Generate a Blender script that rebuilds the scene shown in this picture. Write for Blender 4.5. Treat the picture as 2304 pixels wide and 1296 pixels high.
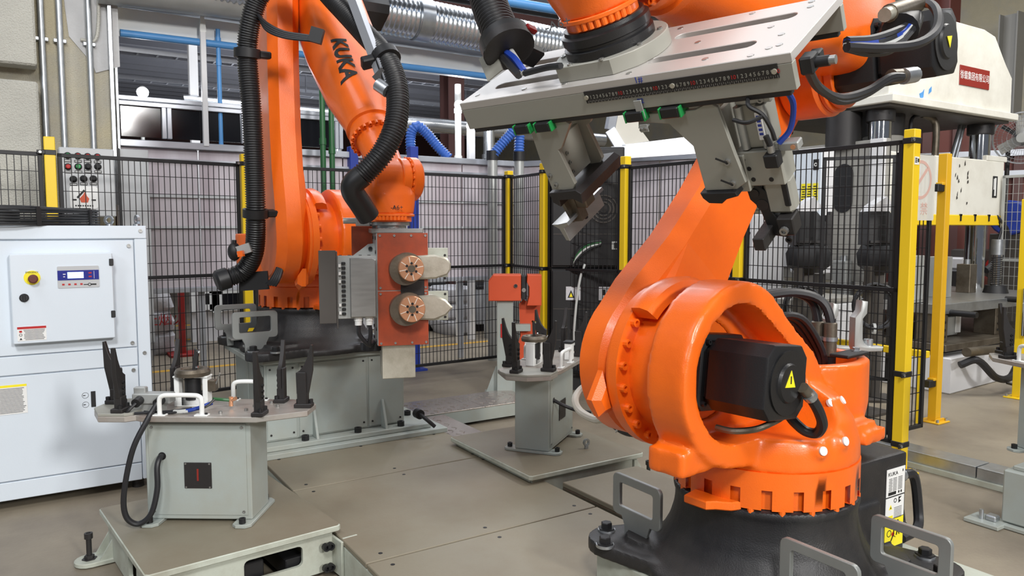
import bpy, bmesh, math, random
from mathutils import Vector as V, Matrix as M
for o in list(bpy.data.objects): bpy.data.objects.remove(o)
C = bpy.context.scene.collection
S = bpy.context.scene
rad = math.radians
# ---------------------------------------------------------------- camera, light, exposure
# world axes follow the cell: x along the skid, y towards the back fence; the camera looks 32.5 deg to the right of +y
YAW, PITCH, EYE, FPX = rad(32.5), rad(4.47), 1.45, 1700.0
cam = bpy.data.cameras.new('camera'); camo = bpy.data.objects.new('camera', cam); C.objects.link(camo)
camo.location = (0, 0, EYE); camo.rotation_euler = (rad(90) - PITCH, 0, -YAW)
cam.sensor_width = 36; cam.lens = FPX / 2304 * 36; cam.clip_start = 0.05; cam.clip_end = 200
S.camera = camo
S.view_settings.view_transform = 'Standard'; S.view_settings.look = 'None'
S.view_settings.gamma = 1; S.view_settings.use_curve_mapping = False
S.view_settings.exposure = 0.18
cr, sr = math.cos(YAW), math.sin(YAW)
def uv(x, y, z=0): return V((x * cr + y * sr, -x * sr + y * cr, z))     # camera-frame metres -> world
w = bpy.data.worlds.new('hall_air'); S.world = w; w.use_nodes = True
w.node_tree.nodes['Background'].inputs[0].default_value = (0.80, 0.87, 1.0, 1)
w.node_tree.nodes['Background'].inputs[1].default_value = 0.15
def area(name, x, y, z, tx, ty, tz, sx, sy, e, col=(1, 0.97, 0.92)):
    l = bpy.data.lights.new(name, 'AREA'); l.shape = 'RECTANGLE'; l.size = sx; l.size_y = sy; l.energy = e; l.color = col
    o = bpy.data.objects.new(name, l); C.objects.link(o); o.location = uv(x, y, z)
    o.rotation_euler = (uv(tx, ty, tz) - uv(x, y, z)).to_track_quat('-Z', 'Y').to_euler(); return o
area('hall_light', 5.6, -5.2, 4.7, 0.0, 3.5, 0.8, 1.1, 1.1, 560, (1, 0.985, 0.96))     # hall lamps, added fills marked below; this one low behind the camera on the right
area('hall_light', 0.6, -3.6, 6.4, 0.0, 4.0, 0.6, 1.3, 1.3, 360, (1, 0.985, 0.96))
area('hall_light', -4.2, -4.0, 4.8, -1.0, 4.0, 0.6, 1.4, 1.4, 90, (0.93, 0.96, 1))
area('hall_light', -3.0, 1.0, 6.5, -1.0, 4.2, 0.6, 2.2, 2.2, 70, (0.93, 0.96, 1))
area('hall_light', 1.0, 5.2, 6.8, 0.6, 5.6, 0, 2.5, 2.5, 70, (0.95, 0.97, 1))
area('hall_light', -1.5, 8.8, 6.2, -1.5, 9.2, 0, 5, 2.0, 190, (0.93, 0.95, 1))
area('hall_light', 5.6, 5.5, 6.8, 5.6, 6.5, 0, 2.5, 2.5, 300)
area('hall_light', 7.6, 5.2, 4.4, 5.2, 7.0, 0.8, 1.2, 1.2, 35, (0.95, 0.97, 1))  # added unseen fill beyond the right edge, brightens the press bed
area('hall_light', 2.0, 14.0, 7.5, 2, 13, 0, 8, 3, 420, (0.93, 0.95, 1))
area('hall_light', -4.0, 18.0, 1.5, -4.0, 18.0, 6, 6, 4, 320, (0.93, 0.95, 1))  # added upward fill in place of bounce, brightens the far roof
# ---------------------------------------------------------------- helpers
cp_, sp_ = math.cos(PITCH), math.sin(PITCH)
def ray(px, py):
    x = (px - 1152) / FPX; y = (648 - py) / FPX
    return uv(x, cp_ + y * sp_, -sp_ + y * cp_), cp_ + y * sp_
def T(px, py, d):                       # point seen at px,py, d metres ahead of the camera
    a, f = ray(px, py); return V((0, 0, EYE)) + a * (d / f)
def G(px, py, z=0.0):                   # point seen at px,py on the level z
    a, f = ray(px, py); return V((0, 0, EYE)) + a * ((z - EYE) / a.z)
def PV(px, py, v):                      # point seen at px,py on the wall plane y = v
    a, f = ray(px, py); return V((0, 0, EYE)) + a * (v / a.y)
def PU(px, py, u):
    a, f = ray(px, py); return V((0, 0, EYE)) + a * (u / a.x)
def lin(c):
    c = c / 255.0
    return c / 12.92 if c <= 0.04045 else ((c + 0.055) / 1.055) ** 2.4
MATS = {}
def mat(name, rgb, rough=0.5, metal=0.0, var=0.08, scale=6.0, bump=0.0, bscale=60.0, dirt=None, dirt_amt=0.0, dscale=2.5,
        coat=0.0, emit=0.0, trans=0.0, alpha=1.0, stretch=None, spec=0.5):
    m = bpy.data.materials.new(name); m.use_nodes = True; nt = m.node_tree; N = nt.nodes; Lk = nt.links
    b = N['Principled BSDF']; col = [lin(c) for c in rgb] + [1]
    b.inputs['Roughness'].default_value = rough; b.inputs['Metallic'].default_value = metal
    b.inputs['Coat Weight'].default_value = coat; b.inputs['Coat Roughness'].default_value = 0.15
    b.inputs['Transmission Weight'].default_value = trans; b.inputs['Alpha'].default_value = alpha
    b.inputs['Specular IOR Level'].default_value = spec
    tc = N.new('ShaderNodeTexCoord'); src = tc.outputs['Object']
    if stretch:
        mp = N.new('ShaderNodeMapping'); mp.inputs['Scale'].default_value = stretch
        Lk.new(src, mp.inputs['Vector']); src = mp.outputs['Vector']
    no = N.new('ShaderNodeTexNoise'); no.inputs['Scale'].default_value = scale; no.inputs['Detail'].default_value = 6
    Lk.new(src, no.inputs['Vector'])
    hs = N.new('ShaderNodeMix'); hs.data_type = 'RGBA'
    hs.inputs[6].default_value = [c * (1 - var) for c in col[:3]] + [1]
    hs.inputs[7].default_value = [min(1, c * (1 + var)) for c in col[:3]] + [1]
    Lk.new(no.outputs['Fac'], hs.inputs[0]); out = hs.outputs[2]
    if dirt:
        n2 = N.new('ShaderNodeTexNoise'); n2.inputs['Scale'].default_value = dscale; n2.inputs['Detail'].default_value = 8
        n2.inputs['Roughness'].default_value = 0.65; Lk.new(src, n2.inputs['Vector'])
        rp = N.new('ShaderNodeValToRGB'); rp.color_ramp.elements[0].position = 0.42; rp.color_ramp.elements[1].position = 0.72
        rp.color_ramp.elements[1].color = (dirt_amt,) * 3 + (1,)
        Lk.new(n2.outputs['Fac'], rp.inputs[0])
        mx = N.new('ShaderNodeMix'); mx.data_type = 'RGBA'; mx.inputs[7].default_value = [lin(c) for c in dirt] + [1]
        Lk.new(rp.outputs[0], mx.inputs[0]); Lk.new(out, mx.inputs[6]); out = mx.outputs[2]
    Lk.new(out, b.inputs['Base Color'])
    rr = N.new('ShaderNodeMapRange'); rr.inputs[3].default_value = max(0.02, rough * 0.85); rr.inputs[4].default_value = min(1, rough * 1.15)
    Lk.new(no.outputs['Fac'], rr.inputs[0]); Lk.new(rr.outputs[0], b.inputs['Roughness'])
    if bump:
        nb = N.new('ShaderNodeTexNoise'); nb.inputs['Scale'].default_value = bscale; nb.inputs['Detail'].default_value = 4
        Lk.new(src, nb.inputs['Vector'])
        bp = N.new('ShaderNodeBump'); bp.inputs['Strength'].default_value = bump; bp.inputs['Distance'].default_value = 0.01
        Lk.new(nb.outputs['Fac'], bp.inputs['Height']); Lk.new(bp.outputs[0], b.inputs['Normal'])
    if emit:
        b.inputs['Emission Color'].default_value = col; b.inputs['Emission Strength'].default_value = emit
    MATS[name] = m; return m
mat('orange', (242, 108, 20), 0.36, 0, 0.05, 8, 0.10, 260, (196, 74, 22), 0.35, 3, coat=0.2)
mat('orange_dull', (205, 78, 38), 0.45, 0, 0.06, 8, 0.06, 200)
mat('black_cast', (27, 27, 30), 0.46, 0, 0.15, 9, 0.16, 220, (70, 66, 62), 0.4, 4)
mat('black_motor', (20, 20, 22), 0.45, 0, 0.1, 8, 0.08, 300, coat=0.1)
mat('black', (24, 24, 26), 0.5, 0, 0.1)
mat('rubber', (26, 26, 28), 0.42, 0, 0.12)
mat('cable', (34, 34, 37), 0.45, 0, 0.1)
mat('cable_blue', (30, 60, 150), 0.4)
mat('cable_pale', (190, 192, 190), 0.4)
mat('fence_black', (22, 22, 25), 0.45)
mat('white_paint', (214, 223, 232), 0.38, 0, 0.03, 4, 0.03, 200)
mat('pale_paint', (162, 170, 166), 0.42, 0, 0.04, 4, 0.03, 150, (150, 138, 112), 0.35, 3.5)
mat('plate_paint', (130, 123, 106), 0.5, 0, 0.08, 3, 0.05, 90, (116, 104, 86), 0.8, 1.6)
mat('skid_paint', (188, 194, 182), 0.45, 0, 0.05, 4, 0.05, 90, (120, 106, 84), 0.55, 4)
mat('concrete', (142, 132, 115), 0.5, 0, 0.16, 1.6, 0.10, 60, (98, 88, 80), 0.8, 0.9)
mat('wall_stone', (196, 194, 184), 0.9, 0, 0.10, 5, 1.0, 95, (166, 164, 158), 0.5, 1.4)
mat('wall_column', (196, 186, 158), 0.9, 0, 0.10, 5, 1.0, 110, (172, 172, 170), 0.85, 1.1)
mat('plaster', (190, 190, 190), 0.85, 0, 0.10, 9, 0.5, 30)
mat('yellow', (238, 200, 30), 0.42, 0, 0.04, 6, 0.03, 150)
mat('yellow_old', (224, 172, 28), 0.45, 0, 0.08, 3, 0.04, 150)
mat('label_yellow', (245, 228, 40), 0.4)
mat('label_white', (232, 232, 230), 0.4, 0, 0.02)
mat('ink', (22, 22, 24), 0.6)
mat('ink_red', (180, 26, 26), 0.5)
mat('ink_blue', (40, 60, 160), 0.5)
mat('galv', (182, 186, 190), 0.34, 0.85, 0.22, 22, 0.03, 90, stretch=(1, 1, 1))
mat('duct', (196, 200, 204), 0.26, 0.9, 0.15, 9)
mat('steel', (166, 166, 164), 0.36, 0.85, 0.15, 12, 0.02, 300, stretch=(1, 1, 6))
mat('zinc', (172, 174, 172), 0.42, 0.45, 0.15, 7, 0.03, 200)
mat('bracket_zinc_shaded', (146, 149, 147), 0.45, 0.4, 0.15, 7, 0.03, 200)  # darker copy of zinc: shade on the lifting brackets painted into the colour
mat('chrome', (210, 212, 214), 0.08, 1.0, 0.03)
mat('copper', (236, 176, 138), 0.3, 0.75, 0.10, 30)
mat('worn_bright', (190, 186, 172), 0.38, 0.5, 0.2, 9, 0.05, 90, (128, 118, 96), 0.6, 7)
mat('copper_cut', (255, 246, 232), 0.25, 0.3, 0.02)
mat('dark_steel', (52, 50, 50), 0.48, 0.4, 0.2, 9, 0.05, 150)
mat('worn_steel', (120, 112, 100), 0.42, 0.7, 0.3, 8, 0.08, 90, (70, 58, 42), 0.7, 6)
mat('raw_plate', (172, 169, 163), 0.4, 0.4, 0.15, 6, 0.03, 200, (142, 108, 90), 0.6, 4)
mat('bakelite', (168, 70, 38), 0.42, 0, 0.10, 5, 0.03, 90, (70, 44, 34), 0.75, 4)
mat('tool_grey', (158, 157, 148), 0.5, 0.2, 0.05, 5, 0.03, 300)
mat('tool_top', (192, 188, 184), 0.42, 0.35, 0.06, 5, 0.03, 300)
mat('press_white', (222, 220, 210), 0.5, 0, 0.05, 2.5, 0.03, 60, (172, 164, 148), 0.4, 2.2)
mat('press_grey', (150, 148, 142), 0.55, 0, 0.1, 3)
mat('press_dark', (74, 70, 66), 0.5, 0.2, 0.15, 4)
mat('tin_white', (214, 214, 216), 0.45, 0, 0.05, 3)
mat('curtain', (204, 198, 204), 0.5, 0, 0.09, 1.2, 0, 60, (160, 142, 150), 0.7, 0.8, stretch=(3, 3, 0.35))
mat('alu', (190, 194, 202), 0.36, 0.6, 0.06, 8)
mat('pipe_blue', (84, 146, 206), 0.4)
mat('hose_blue', (58, 104, 190), 0.4)
mat('post_blue', (34, 58, 150), 0.45)
mat('pipe_green', (36, 92, 50), 0.42)
mat('roof_brown', (84, 54, 52), 0.6, 0, 0.12, 2)
mat('roof_red', (98, 48, 40), 0.6, 0, 0.12, 2)
mat('roof_grey', (140, 142, 150), 0.55, 0.1, 0.12, 2)
mat('tinted', (16, 16, 20), 0.12, 0, 0.2, 2)
mat('screen_blue', (24, 34, 132), 0.3)
mat('panel_grey', (186, 188, 190), 0.4)
mat('lamp_glow', (235, 240, 255), 0.4, emit=30)
mat('lcd_glow', (190, 225, 255), 0.4, emit=1.2)
mat('paint_line', (206, 160, 60), 0.6, 0, 0.15, 3)
mat('sack', (200, 200, 204), 0.8, 0, 0.12, 12, 0.5, 40)
mat('red_paint', (150, 34, 30), 0.5)
mat('plaque_red', (138, 40, 32), 0.45)
mat('acrylic', (226, 224, 216), 0.2, 0, 0.02, alpha=0.72)
mat('tread', (190, 184, 178), 0.26, 0.7, 0.2, 3, 0.05, 60, (120, 96, 80), 0.6, 1.5)
mat('white_trim', (232, 234, 232), 0.4, 0, 0.03)
mat('label_cream', (202, 198, 186), 0.5)
mat('faded_red', (206, 168, 156), 0.5)
mat('led_green', (30, 140, 70), 0.4)

def sag(pts, seg=6):                    # Catmull-Rom through the points
    P = [V(p) for p in pts]; out = []
    if len(P) < 3: return P
    Q = [P[0] * 2 - P[1]] + P + [P[-1] * 2 - P[-2]]
    for i in range(1, len(Q) - 2):
        a, b, c, d = Q[i - 1:i + 3]
        for k in range(seg):
            t = k / seg
            out.append(0.5 * ((2 * b) + (c - a) * t + (2 * a - 5 * b + 4 * c - d) * t * t + (3 * b - 3 * c + d - a) * t ** 3))
    out.append(P[-1]); return out
def frame(z, x=None, o=(0, 0, 0)):      # matrix whose local z runs along z
    z = V(z).normalized(); x = V(x) if x is not None else (V((0, 0, 1)) if abs(z.z) < 0.9 else V((1, 0, 0)))
    x = (x - z * x.dot(z)).normalized(); y = z.cross(x)
    m = M((x, y, z)).transposed().to_4x4(); m.translation = V(o); return m
def at(p, rz=0): return M.Translation(V(p)) @ M.Rotation(rz, 4, 'Z')
class B:                                # collects shapes into one mesh
    def __init__(s, X=None): s.v = []; s.f = []; s.mi = []; s.ms = []; s.X = X or M.Identity(4); s.cur = 0
    def m(s, name):
        if name not in s.ms: s.ms.append(name)
        s.cur = s.ms.index(name); return s
    def add(s, vs, fs, X=None):
        X = s.X @ X if X is not None else s.X; o = len(s.v)
        s.v += [X @ V(p) for p in vs]; s.f += [[i + o for i in f] for f in fs]; s.mi += [s.cur] * len(fs); return s
    def bmadd(s, bm, X=None):
        bm.verts.index_update()
        s.add([v.co.copy() for v in bm.verts], [[v.index for v in f.verts] for f in bm.faces], X); bm.free(); return s
    def box(s, c, d, bev=0.0, X=None, seg=1):
        hx, hy, hz = d[0] / 2, d[1] / 2, d[2] / 2
        vs = [(c[0] + a * hx, c[1] + b * hy, c[2] + e * hz) for a in (-1, 1) for b in (-1, 1) for e in (-1, 1)]
        fs = [(0, 1, 3, 2), (4, 6, 7, 5), (0, 4, 5, 1), (2, 3, 7, 6), (0, 2, 6, 4), (1, 5, 7, 3)]
        if not bev: return s.add(vs, fs, X)
        bm = bmesh.new(); q = [bm.verts.new(p) for p in vs]
        for f in fs: bm.faces.new([q[i] for i in f])
        bmesh.ops.bevel(bm, geom=bm.edges[:], offset=min(bev, 0.45 * min(d)), segments=seg, affect='EDGES', profile=0.5)
        return s.bmadd(bm, X)
    def bar(s, p0, p1, wx, wy=None, up=None):       # square bar between two points
        p0, p1 = V(p0), V(p1); F = frame(p1 - p0, up, p0)
        return s.box((0, 0, (p1 - p0).length / 2), (wx, wy or wx, (p1 - p0).length), X=F)
    def lathe(s, prof, n=24, X=None, closed=False, a0=0, a1=2 * math.pi):
        vs, fs, k = [], [], len(prof); full = abs(a1 - a0 - 2 * math.pi) < 1e-6; cols = n if full else n + 1
        for i in range(cols):
            a = a0 + (a1 - a0) * i / n
            vs += [(r * math.cos(a), r * math.sin(a), z) for r, z in prof]
        for i in range(n):
            j = (i + 1) % cols
            for q in range(k - 1 if not closed else k):
                q2 = (q + 1) % k; fs.append((i * k + q, j * k + q, j * k + q2, i * k + q2))
        if full and not closed:
            if prof[0][0] > 1e-6: fs.append([i * k for i in range(cols)][::-1])
            if prof[-1][0] > 1e-6: fs.append([i * k + k - 1 for i in range(cols)])
        return s.add(vs, fs, X)
    def cyl(s, p0, p1, r0, r1=None, n=20, bev=0.0):
        p0, p1 = V(p0), V(p1); h = (p1 - p0).length; r1 = r0 if r1 is None else r1
        pr = [(r0, 0), (r1, h)] if not bev else [(r0 - bev, 0), (r0, bev), (r1, h - bev), (r1 - bev, h)]
        return s.lathe(pr, n, frame(p1 - p0, None, p0))
    def ring(s, p, axis, ro, ri, h, n=28):
        return s.lathe([(ri, 0), (ro, 0), (ro, h), (ri, h)], n, frame(axis, None, p), closed=True)
    def prism(s, pts, z0, z1, holes=(), X=None, bev=0.0, seg=1):
        bm = bmesh.new(); ed = []
        for loop in [pts] + list(holes):
            q = [bm.verts.new((p[0], p[1], z0)) for p in loop]
            ed += [bm.edges.new((q[i], q[(i + 1) % len(q)])) for i in range(len(q))]
        if holes: bmesh.ops.triangle_fill(bm, use_beauty=True, use_dissolve=False, edges=ed)
        else: bm.faces.new(bm.verts[:])
        r = bmesh.ops.extrude_face_region(bm, geom=bm.faces[:])
        bmesh.ops.translate(bm, verts=[g for g in r['geom'] if isinstance(g, bmesh.types.BMVert)], vec=(0, 0, z1 - z0))
        bmesh.ops.recalc_face_normals(bm, faces=bm.faces[:])
        if bev:
            es = [e for e in bm.edges if abs(e.verts[0].co.z - e.verts[1].co.z) < 1e-7 and len(e.link_faces) == 2 and e.calc_face_angle(0) > 0.5]
            bmesh.ops.bevel(bm, geom=es, offset=bev, segments=seg, affect='EDGES', profile=0.5)
        return s.bmadd(bm, X)
    def tube(s, pts, r, n=8, seg=6, smooth=True, ridge=0.0, pitch=0.02, cap=True):
        P = sag(pts, seg) if smooth else [V(p) for p in pts]
        rs = None
        if ridge:                       # corrugated: resample at half the pitch
            L = [0]
            for i in range(1, len(P)): L.append(L[-1] + (P[i] - P[i - 1]).length)
            m_ = max(2, int(L[-1] / pitch * 4)); Q = []; j = 0
            for k in range(m_ + 1):
                t = L[-1] * k / m_
                while j < len(L) - 2 and L[j + 1] < t: j += 1
                Q.append(P[j].lerp(P[j + 1], (t - L[j]) / max(1e-9, L[j + 1] - L[j])))
            P = Q; rs = [r if k % 4 in (0, 1) else r - ridge for k in range(len(P))]
        vs, fs = [], []; x = None
        for i, p in enumerate(P):
            t = (P[min(i + 1, len(P) - 1)] - P[max(i - 1, 0)]).normalized()
            if x is None: x = t.orthogonal().normalized()
            x = (x - t * x.dot(t)).normalized(); y = t.cross(x); q = rs[i] if rs else (r(i / (len(P) - 1)) if callable(r) else r)
            vs += [p + (x * math.cos(2 * math.pi * k / n) + y * math.sin(2 * math.pi * k / n)) * q for k in range(n)]
        for i in range(len(P) - 1):
            for k in range(n):
                k2 = (k + 1) % n; fs.append((i * n + k, i * n + k2, (i + 1) * n + k2, (i + 1) * n + k))
        if cap: fs += [list(range(n))[::-1], [(len(P) - 1) * n + k for k in range(n)]]
        return s.add(vs, fs)
    def loft(s, secs, n=32, X=None):    # sections (x-offset, y-offset, z, half width, half height, squareness)
        vs, fs = [], []
        for ox, oy, z, a, b, e in secs:
            for k in range(n):
                t = 2 * math.pi * (k + 0.5) / n; c, q = math.cos(t), math.sin(t)
                vs.append((ox + a * math.copysign(abs(c) ** e, c), oy + b * math.copysign(abs(q) ** e, q), z))
        for i in range(len(secs) - 1):
            for k in range(n):
                k2 = (k + 1) % n; fs.append((i * n + k, i * n + k2, (i + 1) * n + k2, (i + 1) * n + k))
        fs += [list(range(n))[::-1], [(len(secs) - 1) * n + k for k in range(n)]]
        return s.add(vs, fs, X)
    def bolt(s, p, d, r=0.008, h=0.008, hexa=False):  # hexagon head, or socket cap with a sunk hexagon
        F = frame(d, None, p)
        if hexa: return s.lathe([(r * 1.5, 0), (r * 1.5, h * 0.2), (r, h * 0.2), (r, h * 0.9), (r * 0.85, h)], 6, F)
        return s.lathe([(r, 0), (r, h), (r * 0.55, h), (r * 0.5, h * 0.4), (0, h * 0.4)], 10, F)
    def sphere(s, p, r, n=16, sc=(1, 1, 1)):
        pr = [(r * math.sin(math.pi * k / 10), -r * math.cos(math.pi * k / 10)) for k in range(11)]
        pr[0] = (0, -r); pr[-1] = (0, r)
        return s.lathe(pr, n, M.Translation(V(p)) @ M.Diagonal(V(sc).to_4d()))
def build(name, b, parent=None, label=None, smooth=True, angle=32, inv=None):
    me = bpy.data.meshes.new(name); X = inv
    if X is None and parent is not None: X = WORLD[parent.name].inverted()
    me.from_pydata([(X @ p if X is not None else p)[:] for p in b.v], [], b.f)
    for k in b.ms: me.materials.append(MATS[k])
    me.polygons.foreach_set('material_index', b.mi)
    bm = bmesh.new(); bm.from_mesh(me); bmesh.ops.remove_doubles(bm, verts=bm.verts, dist=1e-6)
    bmesh.ops.recalc_face_normals(bm, faces=bm.faces[:]); bm.to_mesh(me); bm.free()
    if smooth:
        me.polygons.foreach_set('use_smooth', [True] * len(me.polygons)); me.set_sharp_from_angle(angle=rad(angle))
    o = bpy.data.objects.new(name, me); C.objects.link(o)
    if parent is not None:
        o.parent = parent; WORLD[o.name] = WORLD[parent.name]
    if label: o['label'] = label
    return o
WORLD = {}
def thing(name, label, cat, loc=(0, 0, 0), rz=0.0, group=None):
    o = bpy.data.objects.new(name, None); C.objects.link(o); o.empty_display_size = 0.1
    o.location = loc; o.rotation_euler = (0, 0, rz); o['label'] = label; o['category'] = cat
    if group: o['group'] = group
    WORLD[o.name] = at(loc, rz); return o
def tag(o, label, cat, group=None):
    o['label'] = label; o['category'] = cat
    if group: o['group'] = group
    return o
def struct(o): o['kind'] = 'structure'; return o
def stuff(o): o['kind'] = 'stuff'; return o
def lettering(txt, size, X, parent, m='ink', ext=0.0006, name='lettering', sx=1.0, align='CENTER', inv=None, bold=0.0):
    cu = bpy.data.curves.new('text', 'FONT'); cu.body = txt; cu.size = size; cu.extrude = ext; cu.offset = bold * size; cu.align_x = align; cu.align_y = 'CENTER'
    cu.resolution_u = 3
    to = bpy.data.objects.new('text', cu); C.objects.link(to)
    me = bpy.data.meshes.new_from_object(to.evaluated_get(bpy.context.evaluated_depsgraph_get()))
    bpy.data.objects.remove(to); bpy.data.curves.remove(cu)
    X = X @ M.Diagonal(V((sx, 1, 1, 1)))
    W = WORLD[parent.name].inverted() if parent is not None else M.Identity(4)
    me.transform(W @ X); me.materials.clear(); me.materials.append(MATS[m]); me.name = name
    o = bpy.data.objects.new(name, me); C.objects.link(o); o.parent = parent
    if parent is not None: WORLD[o.name] = WORLD[parent.name]
    return o
def cast(b, voxel=0.008, smooth=4, cut=None):        # melt overlapping solids into one casting, then cut holes
    def tmp(bb):
        me = bpy.data.meshes.new('tmp'); me.from_pydata([p[:] for p in bb.v], [], bb.f)
        bm = bmesh.new(); bm.from_mesh(me); bmesh.ops.recalc_face_normals(bm, faces=bm.faces[:]); bm.to_mesh(me); bm.free()
        o = bpy.data.objects.new('tmp', me); C.objects.link(o); return o
    o = tmp(b); r = o.modifiers.new('r', 'REMESH'); r.mode = 'VOXEL'; r.voxel_size = voxel
    c = None
    if cut:
        c = tmp(cut); r2 = c.modifiers.new('r', 'REMESH'); r2.mode = 'VOXEL'; r2.voxel_size = voxel
        bo = o.modifiers.new('b', 'BOOLEAN'); bo.operation = 'DIFFERENCE'; bo.object = c; bo.solver = 'EXACT'
        r3 = o.modifiers.new('r3', 'REMESH'); r3.mode = 'VOXEL'; r3.voxel_size = voxel
    sm = o.modifiers.new('s', 'SMOOTH'); sm.iterations = smooth; sm.factor = 0.5
    me = bpy.data.meshes.new_from_object(o.evaluated_get(bpy.context.evaluated_depsgraph_get()))
    out = B(); out.ms = list(b.ms); out.v = [v.co.copy() for v in me.vertices]; out.f = [list(p.vertices) for p in me.polygons]; out.mi = [0] * len(out.f)
    for q in (o, c):
        if q: bpy.data.objects.remove(q)
    bpy.data.meshes.remove(me); return out
def circ(cx, cy, r, n=24, a0=0, a1=360):
    full = a1 - a0 >= 360
    return [(cx + r * math.cos(rad(a0 + (a1 - a0) * i / (n if full else n - 1))), cy + r * math.sin(rad(a0 + (a1 - a0) * i / (n if full else n - 1)))) for i in range(n)]
def hull(pts):
    pts = sorted(set((round(x, 5), round(y, 5)) for x, y in pts))
    def half(ps):
        h = []
        for p in ps:
            while len(h) > 1 and (h[-1][0] - h[-2][0]) * (p[1] - h[-2][1]) - (h[-1][1] - h[-2][1]) * (p[0] - h[-2][0]) <= 0: h.pop()
            h.append(p)
        return h[:-1]
    return half(pts) + half(pts[::-1])
def rrect(cx, cy, w, h, r, n=4):
    o = []
    for sx, sy, a in ((1, 1, 0), (-1, 1, 90), (-1, -1, 180), (1, -1, 270)):
        o += circ(cx + sx * (w / 2 - r), cy + sy * (h / 2 - r), r, n, a, a + 90)
    return o
def copytree(o, X, label=None):          # copy a thing with its parts; X places the copy
    def rec(q, par):
        c = q.copy(); C.objects.link(c); WORLD[c.name] = WORLD[q.name]
        if par: c.parent = par
        for ch in list(q.children): rec(ch, c)
        return c
    c = rec(o, None); c.matrix_world = X; WORLD[c.name] = X
    if label: c['label'] = label
    return c
# ---------------------------------------------------------------- the hall
def span(b, a, c, v, th, bev=0.0):      # upright slab on the plane y = v between two sighted corners
    p, q = PV(a[0], a[1], v), PV(c[0], c[1], v)
    return b.box(((p.x + q.x) / 2, v + th / 2, (p.z + q.z) / 2), (abs(q.x - p.x), th, abs(p.z - q.z)), bev)
struct(build('floor', B().m('concrete').box((5, 10, -0.05), (34, 40, 0.1))))
b = B().m('paint_line')
for v in (8.35, 10.6): b.box((3.0, v, 0.001), (14, 0.10, 0.002))
b.box((2.6, 9.4, 0.001), (0.1, 2.2, 0.002)); b.box((5.2, 12.2, 0.001), (14, 0.12, 0.002))
struct(build('trim_1', b))
# concrete outer wall: proud slabs on the left, rough column with conduits beside it
p0, p1 = PV(-60, 160, 6.95), PV(84, 160, 6.95)
b = B().m('wall_stone')
b.box((p0.x / 2 + p1.x / 2 - 1.2, 7.05, p1.z / 2 - 0.04), (p1.x - p0.x + 2.4, 0.2, p1.z - 0.08), 0.015)
b.box((p0.x / 2 + p1.x / 2 - 1.2, 7.05, p1.z + 2.05), (p1.x - p0.x + 2.4, 0.2, 4.02), 0.015)
struct(build('wall_left', b))
c1 = PV(248, 200, 7.2)
b = B().m('wall_column'); b.box(((p1.x - 1 + c1.x) / 2, 7.35, 3.2), (c1.x - p1.x + 1, 0.3, 6.4))
b.m('plaster'); q0, q1 = PV(145, 0, 7.19), PV(215, 150, 7.19)
b.prism([(q0.x + 0.02, q1.z + 0.22), (q0.x + 0.18, q1.z + 0.02), (q1.x, q1.z - 0.05), (q1.x + 0.18, q1.z + 0.02), (q1.x + 0.18, q0.z + .4), (q0.x - 0.02, q0.z + .4), (q0.x, q1.z + 0.45)], 0, 0.012, X=M(((1, 0, 0, 0), (0, 0, -1, 7.2), (0, 1, 0, 0), (0, 0, 0, 1))))
b.m('wall_stone').tube([(q0.x + .1, 7.17, q1.z + .62), (q0.x + .22, 7.17, q1.z + .64), (q0.x + .24, 7.17, q1.z + .5), (q0.x + .21, 7.17, q1.z + .22), (q0.x + .1, 7.17, q1.z + .2)], 0.014, 6)
struct(build('wall_back', b))
for i, (x, lab) in enumerate(((90, 'left conduit, at the edge of the rough column'), (131, 'middle conduit of three on the rough column'), (197, 'right conduit of three on the rough column'))):
    t0 = PV(x, 0, 7.15); t1 = PV(x + (13 if i == 0 else 14), 318, 7.15)
    t = thing('conduit', 'galvanised steel conduit on the concrete, ' + lab, 'conduit', (t0.x, 7.15, 1.6), 0, None)
    build('pipe', B().m('galv').cyl((t0.x, 7.15, 1.6), (t0.x, 7.15, 6.2), 0.024, n=14), t)
    for z in (2.95, 4.4):
        build('clip', B().m('galv').box((t0.x, 7.17, z), (0.09, 0.05, 0.03), 0.004), t)
b = B().m('galv')
for x0, x1, y in ((247, 257, 7.16), (259, 266, 7.22)):
    a, c = PV(x0, 200, y), PV(x1, 200, y); b.box(((a.x + c.x) / 2, y, 3.6), (c.x - a.x, 0.06, 3.9), 0.004)
a = PV(252, 315, 7.15)
struct(build('trim_2', b))
# far side of the hall
struct(build('ceiling', B().m('roof_grey').box((6, 21, 5.75), (44, 22, 0.1))))
b = B().m('roof_grey')
for k in range(26): b.box((6, 12.6 + k * 0.72, 5.62), (44, 0.12, 0.16))
struct(build('trim_3', b))
b = B().m('roof_brown')
b.box((3, 11.9, 4.95), (30, 0.25, 1.0)); b.box((3, 11.85, 4.45), (30, 0.5, 0.06))
struct(build('trim_4', b))
struct(build('wall_far', B().m('roof_brown').box((6, 31, 2.8), (50, 0.2, 5.6))))
struct(build('wall_right', B().m('wall_column').box((17.5, 12, 4.5), (0.3, 40, 9))))
for i, (x, d, m_) in enumerate(((1018, 14, 'roof_brown'), (640, 15, 'roof_brown'), (2110, 13, 'roof_red'), (2260, 15, 'press_grey'))):
    p = T(x, 400, d)
    t = thing('steel_column', ['dark brown steel column just left of the gripper plate', 'brown steel column behind the upright of the rear robot', 'red brown steel column behind the press pillars', 'grey steel column right of the press by the fan'][i], 'column', (p.x, p.y, 0))
    build('web', B().m(m_).box((p.x, p.y, 2.8), (0.02, 0.3, 5.6)), t)
    for s in (-1, 1): build('flange', B().m(m_).box((p.x, p.y + s * 0.16, 2.8), (0.32, 0.025, 5.6)), t)
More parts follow.
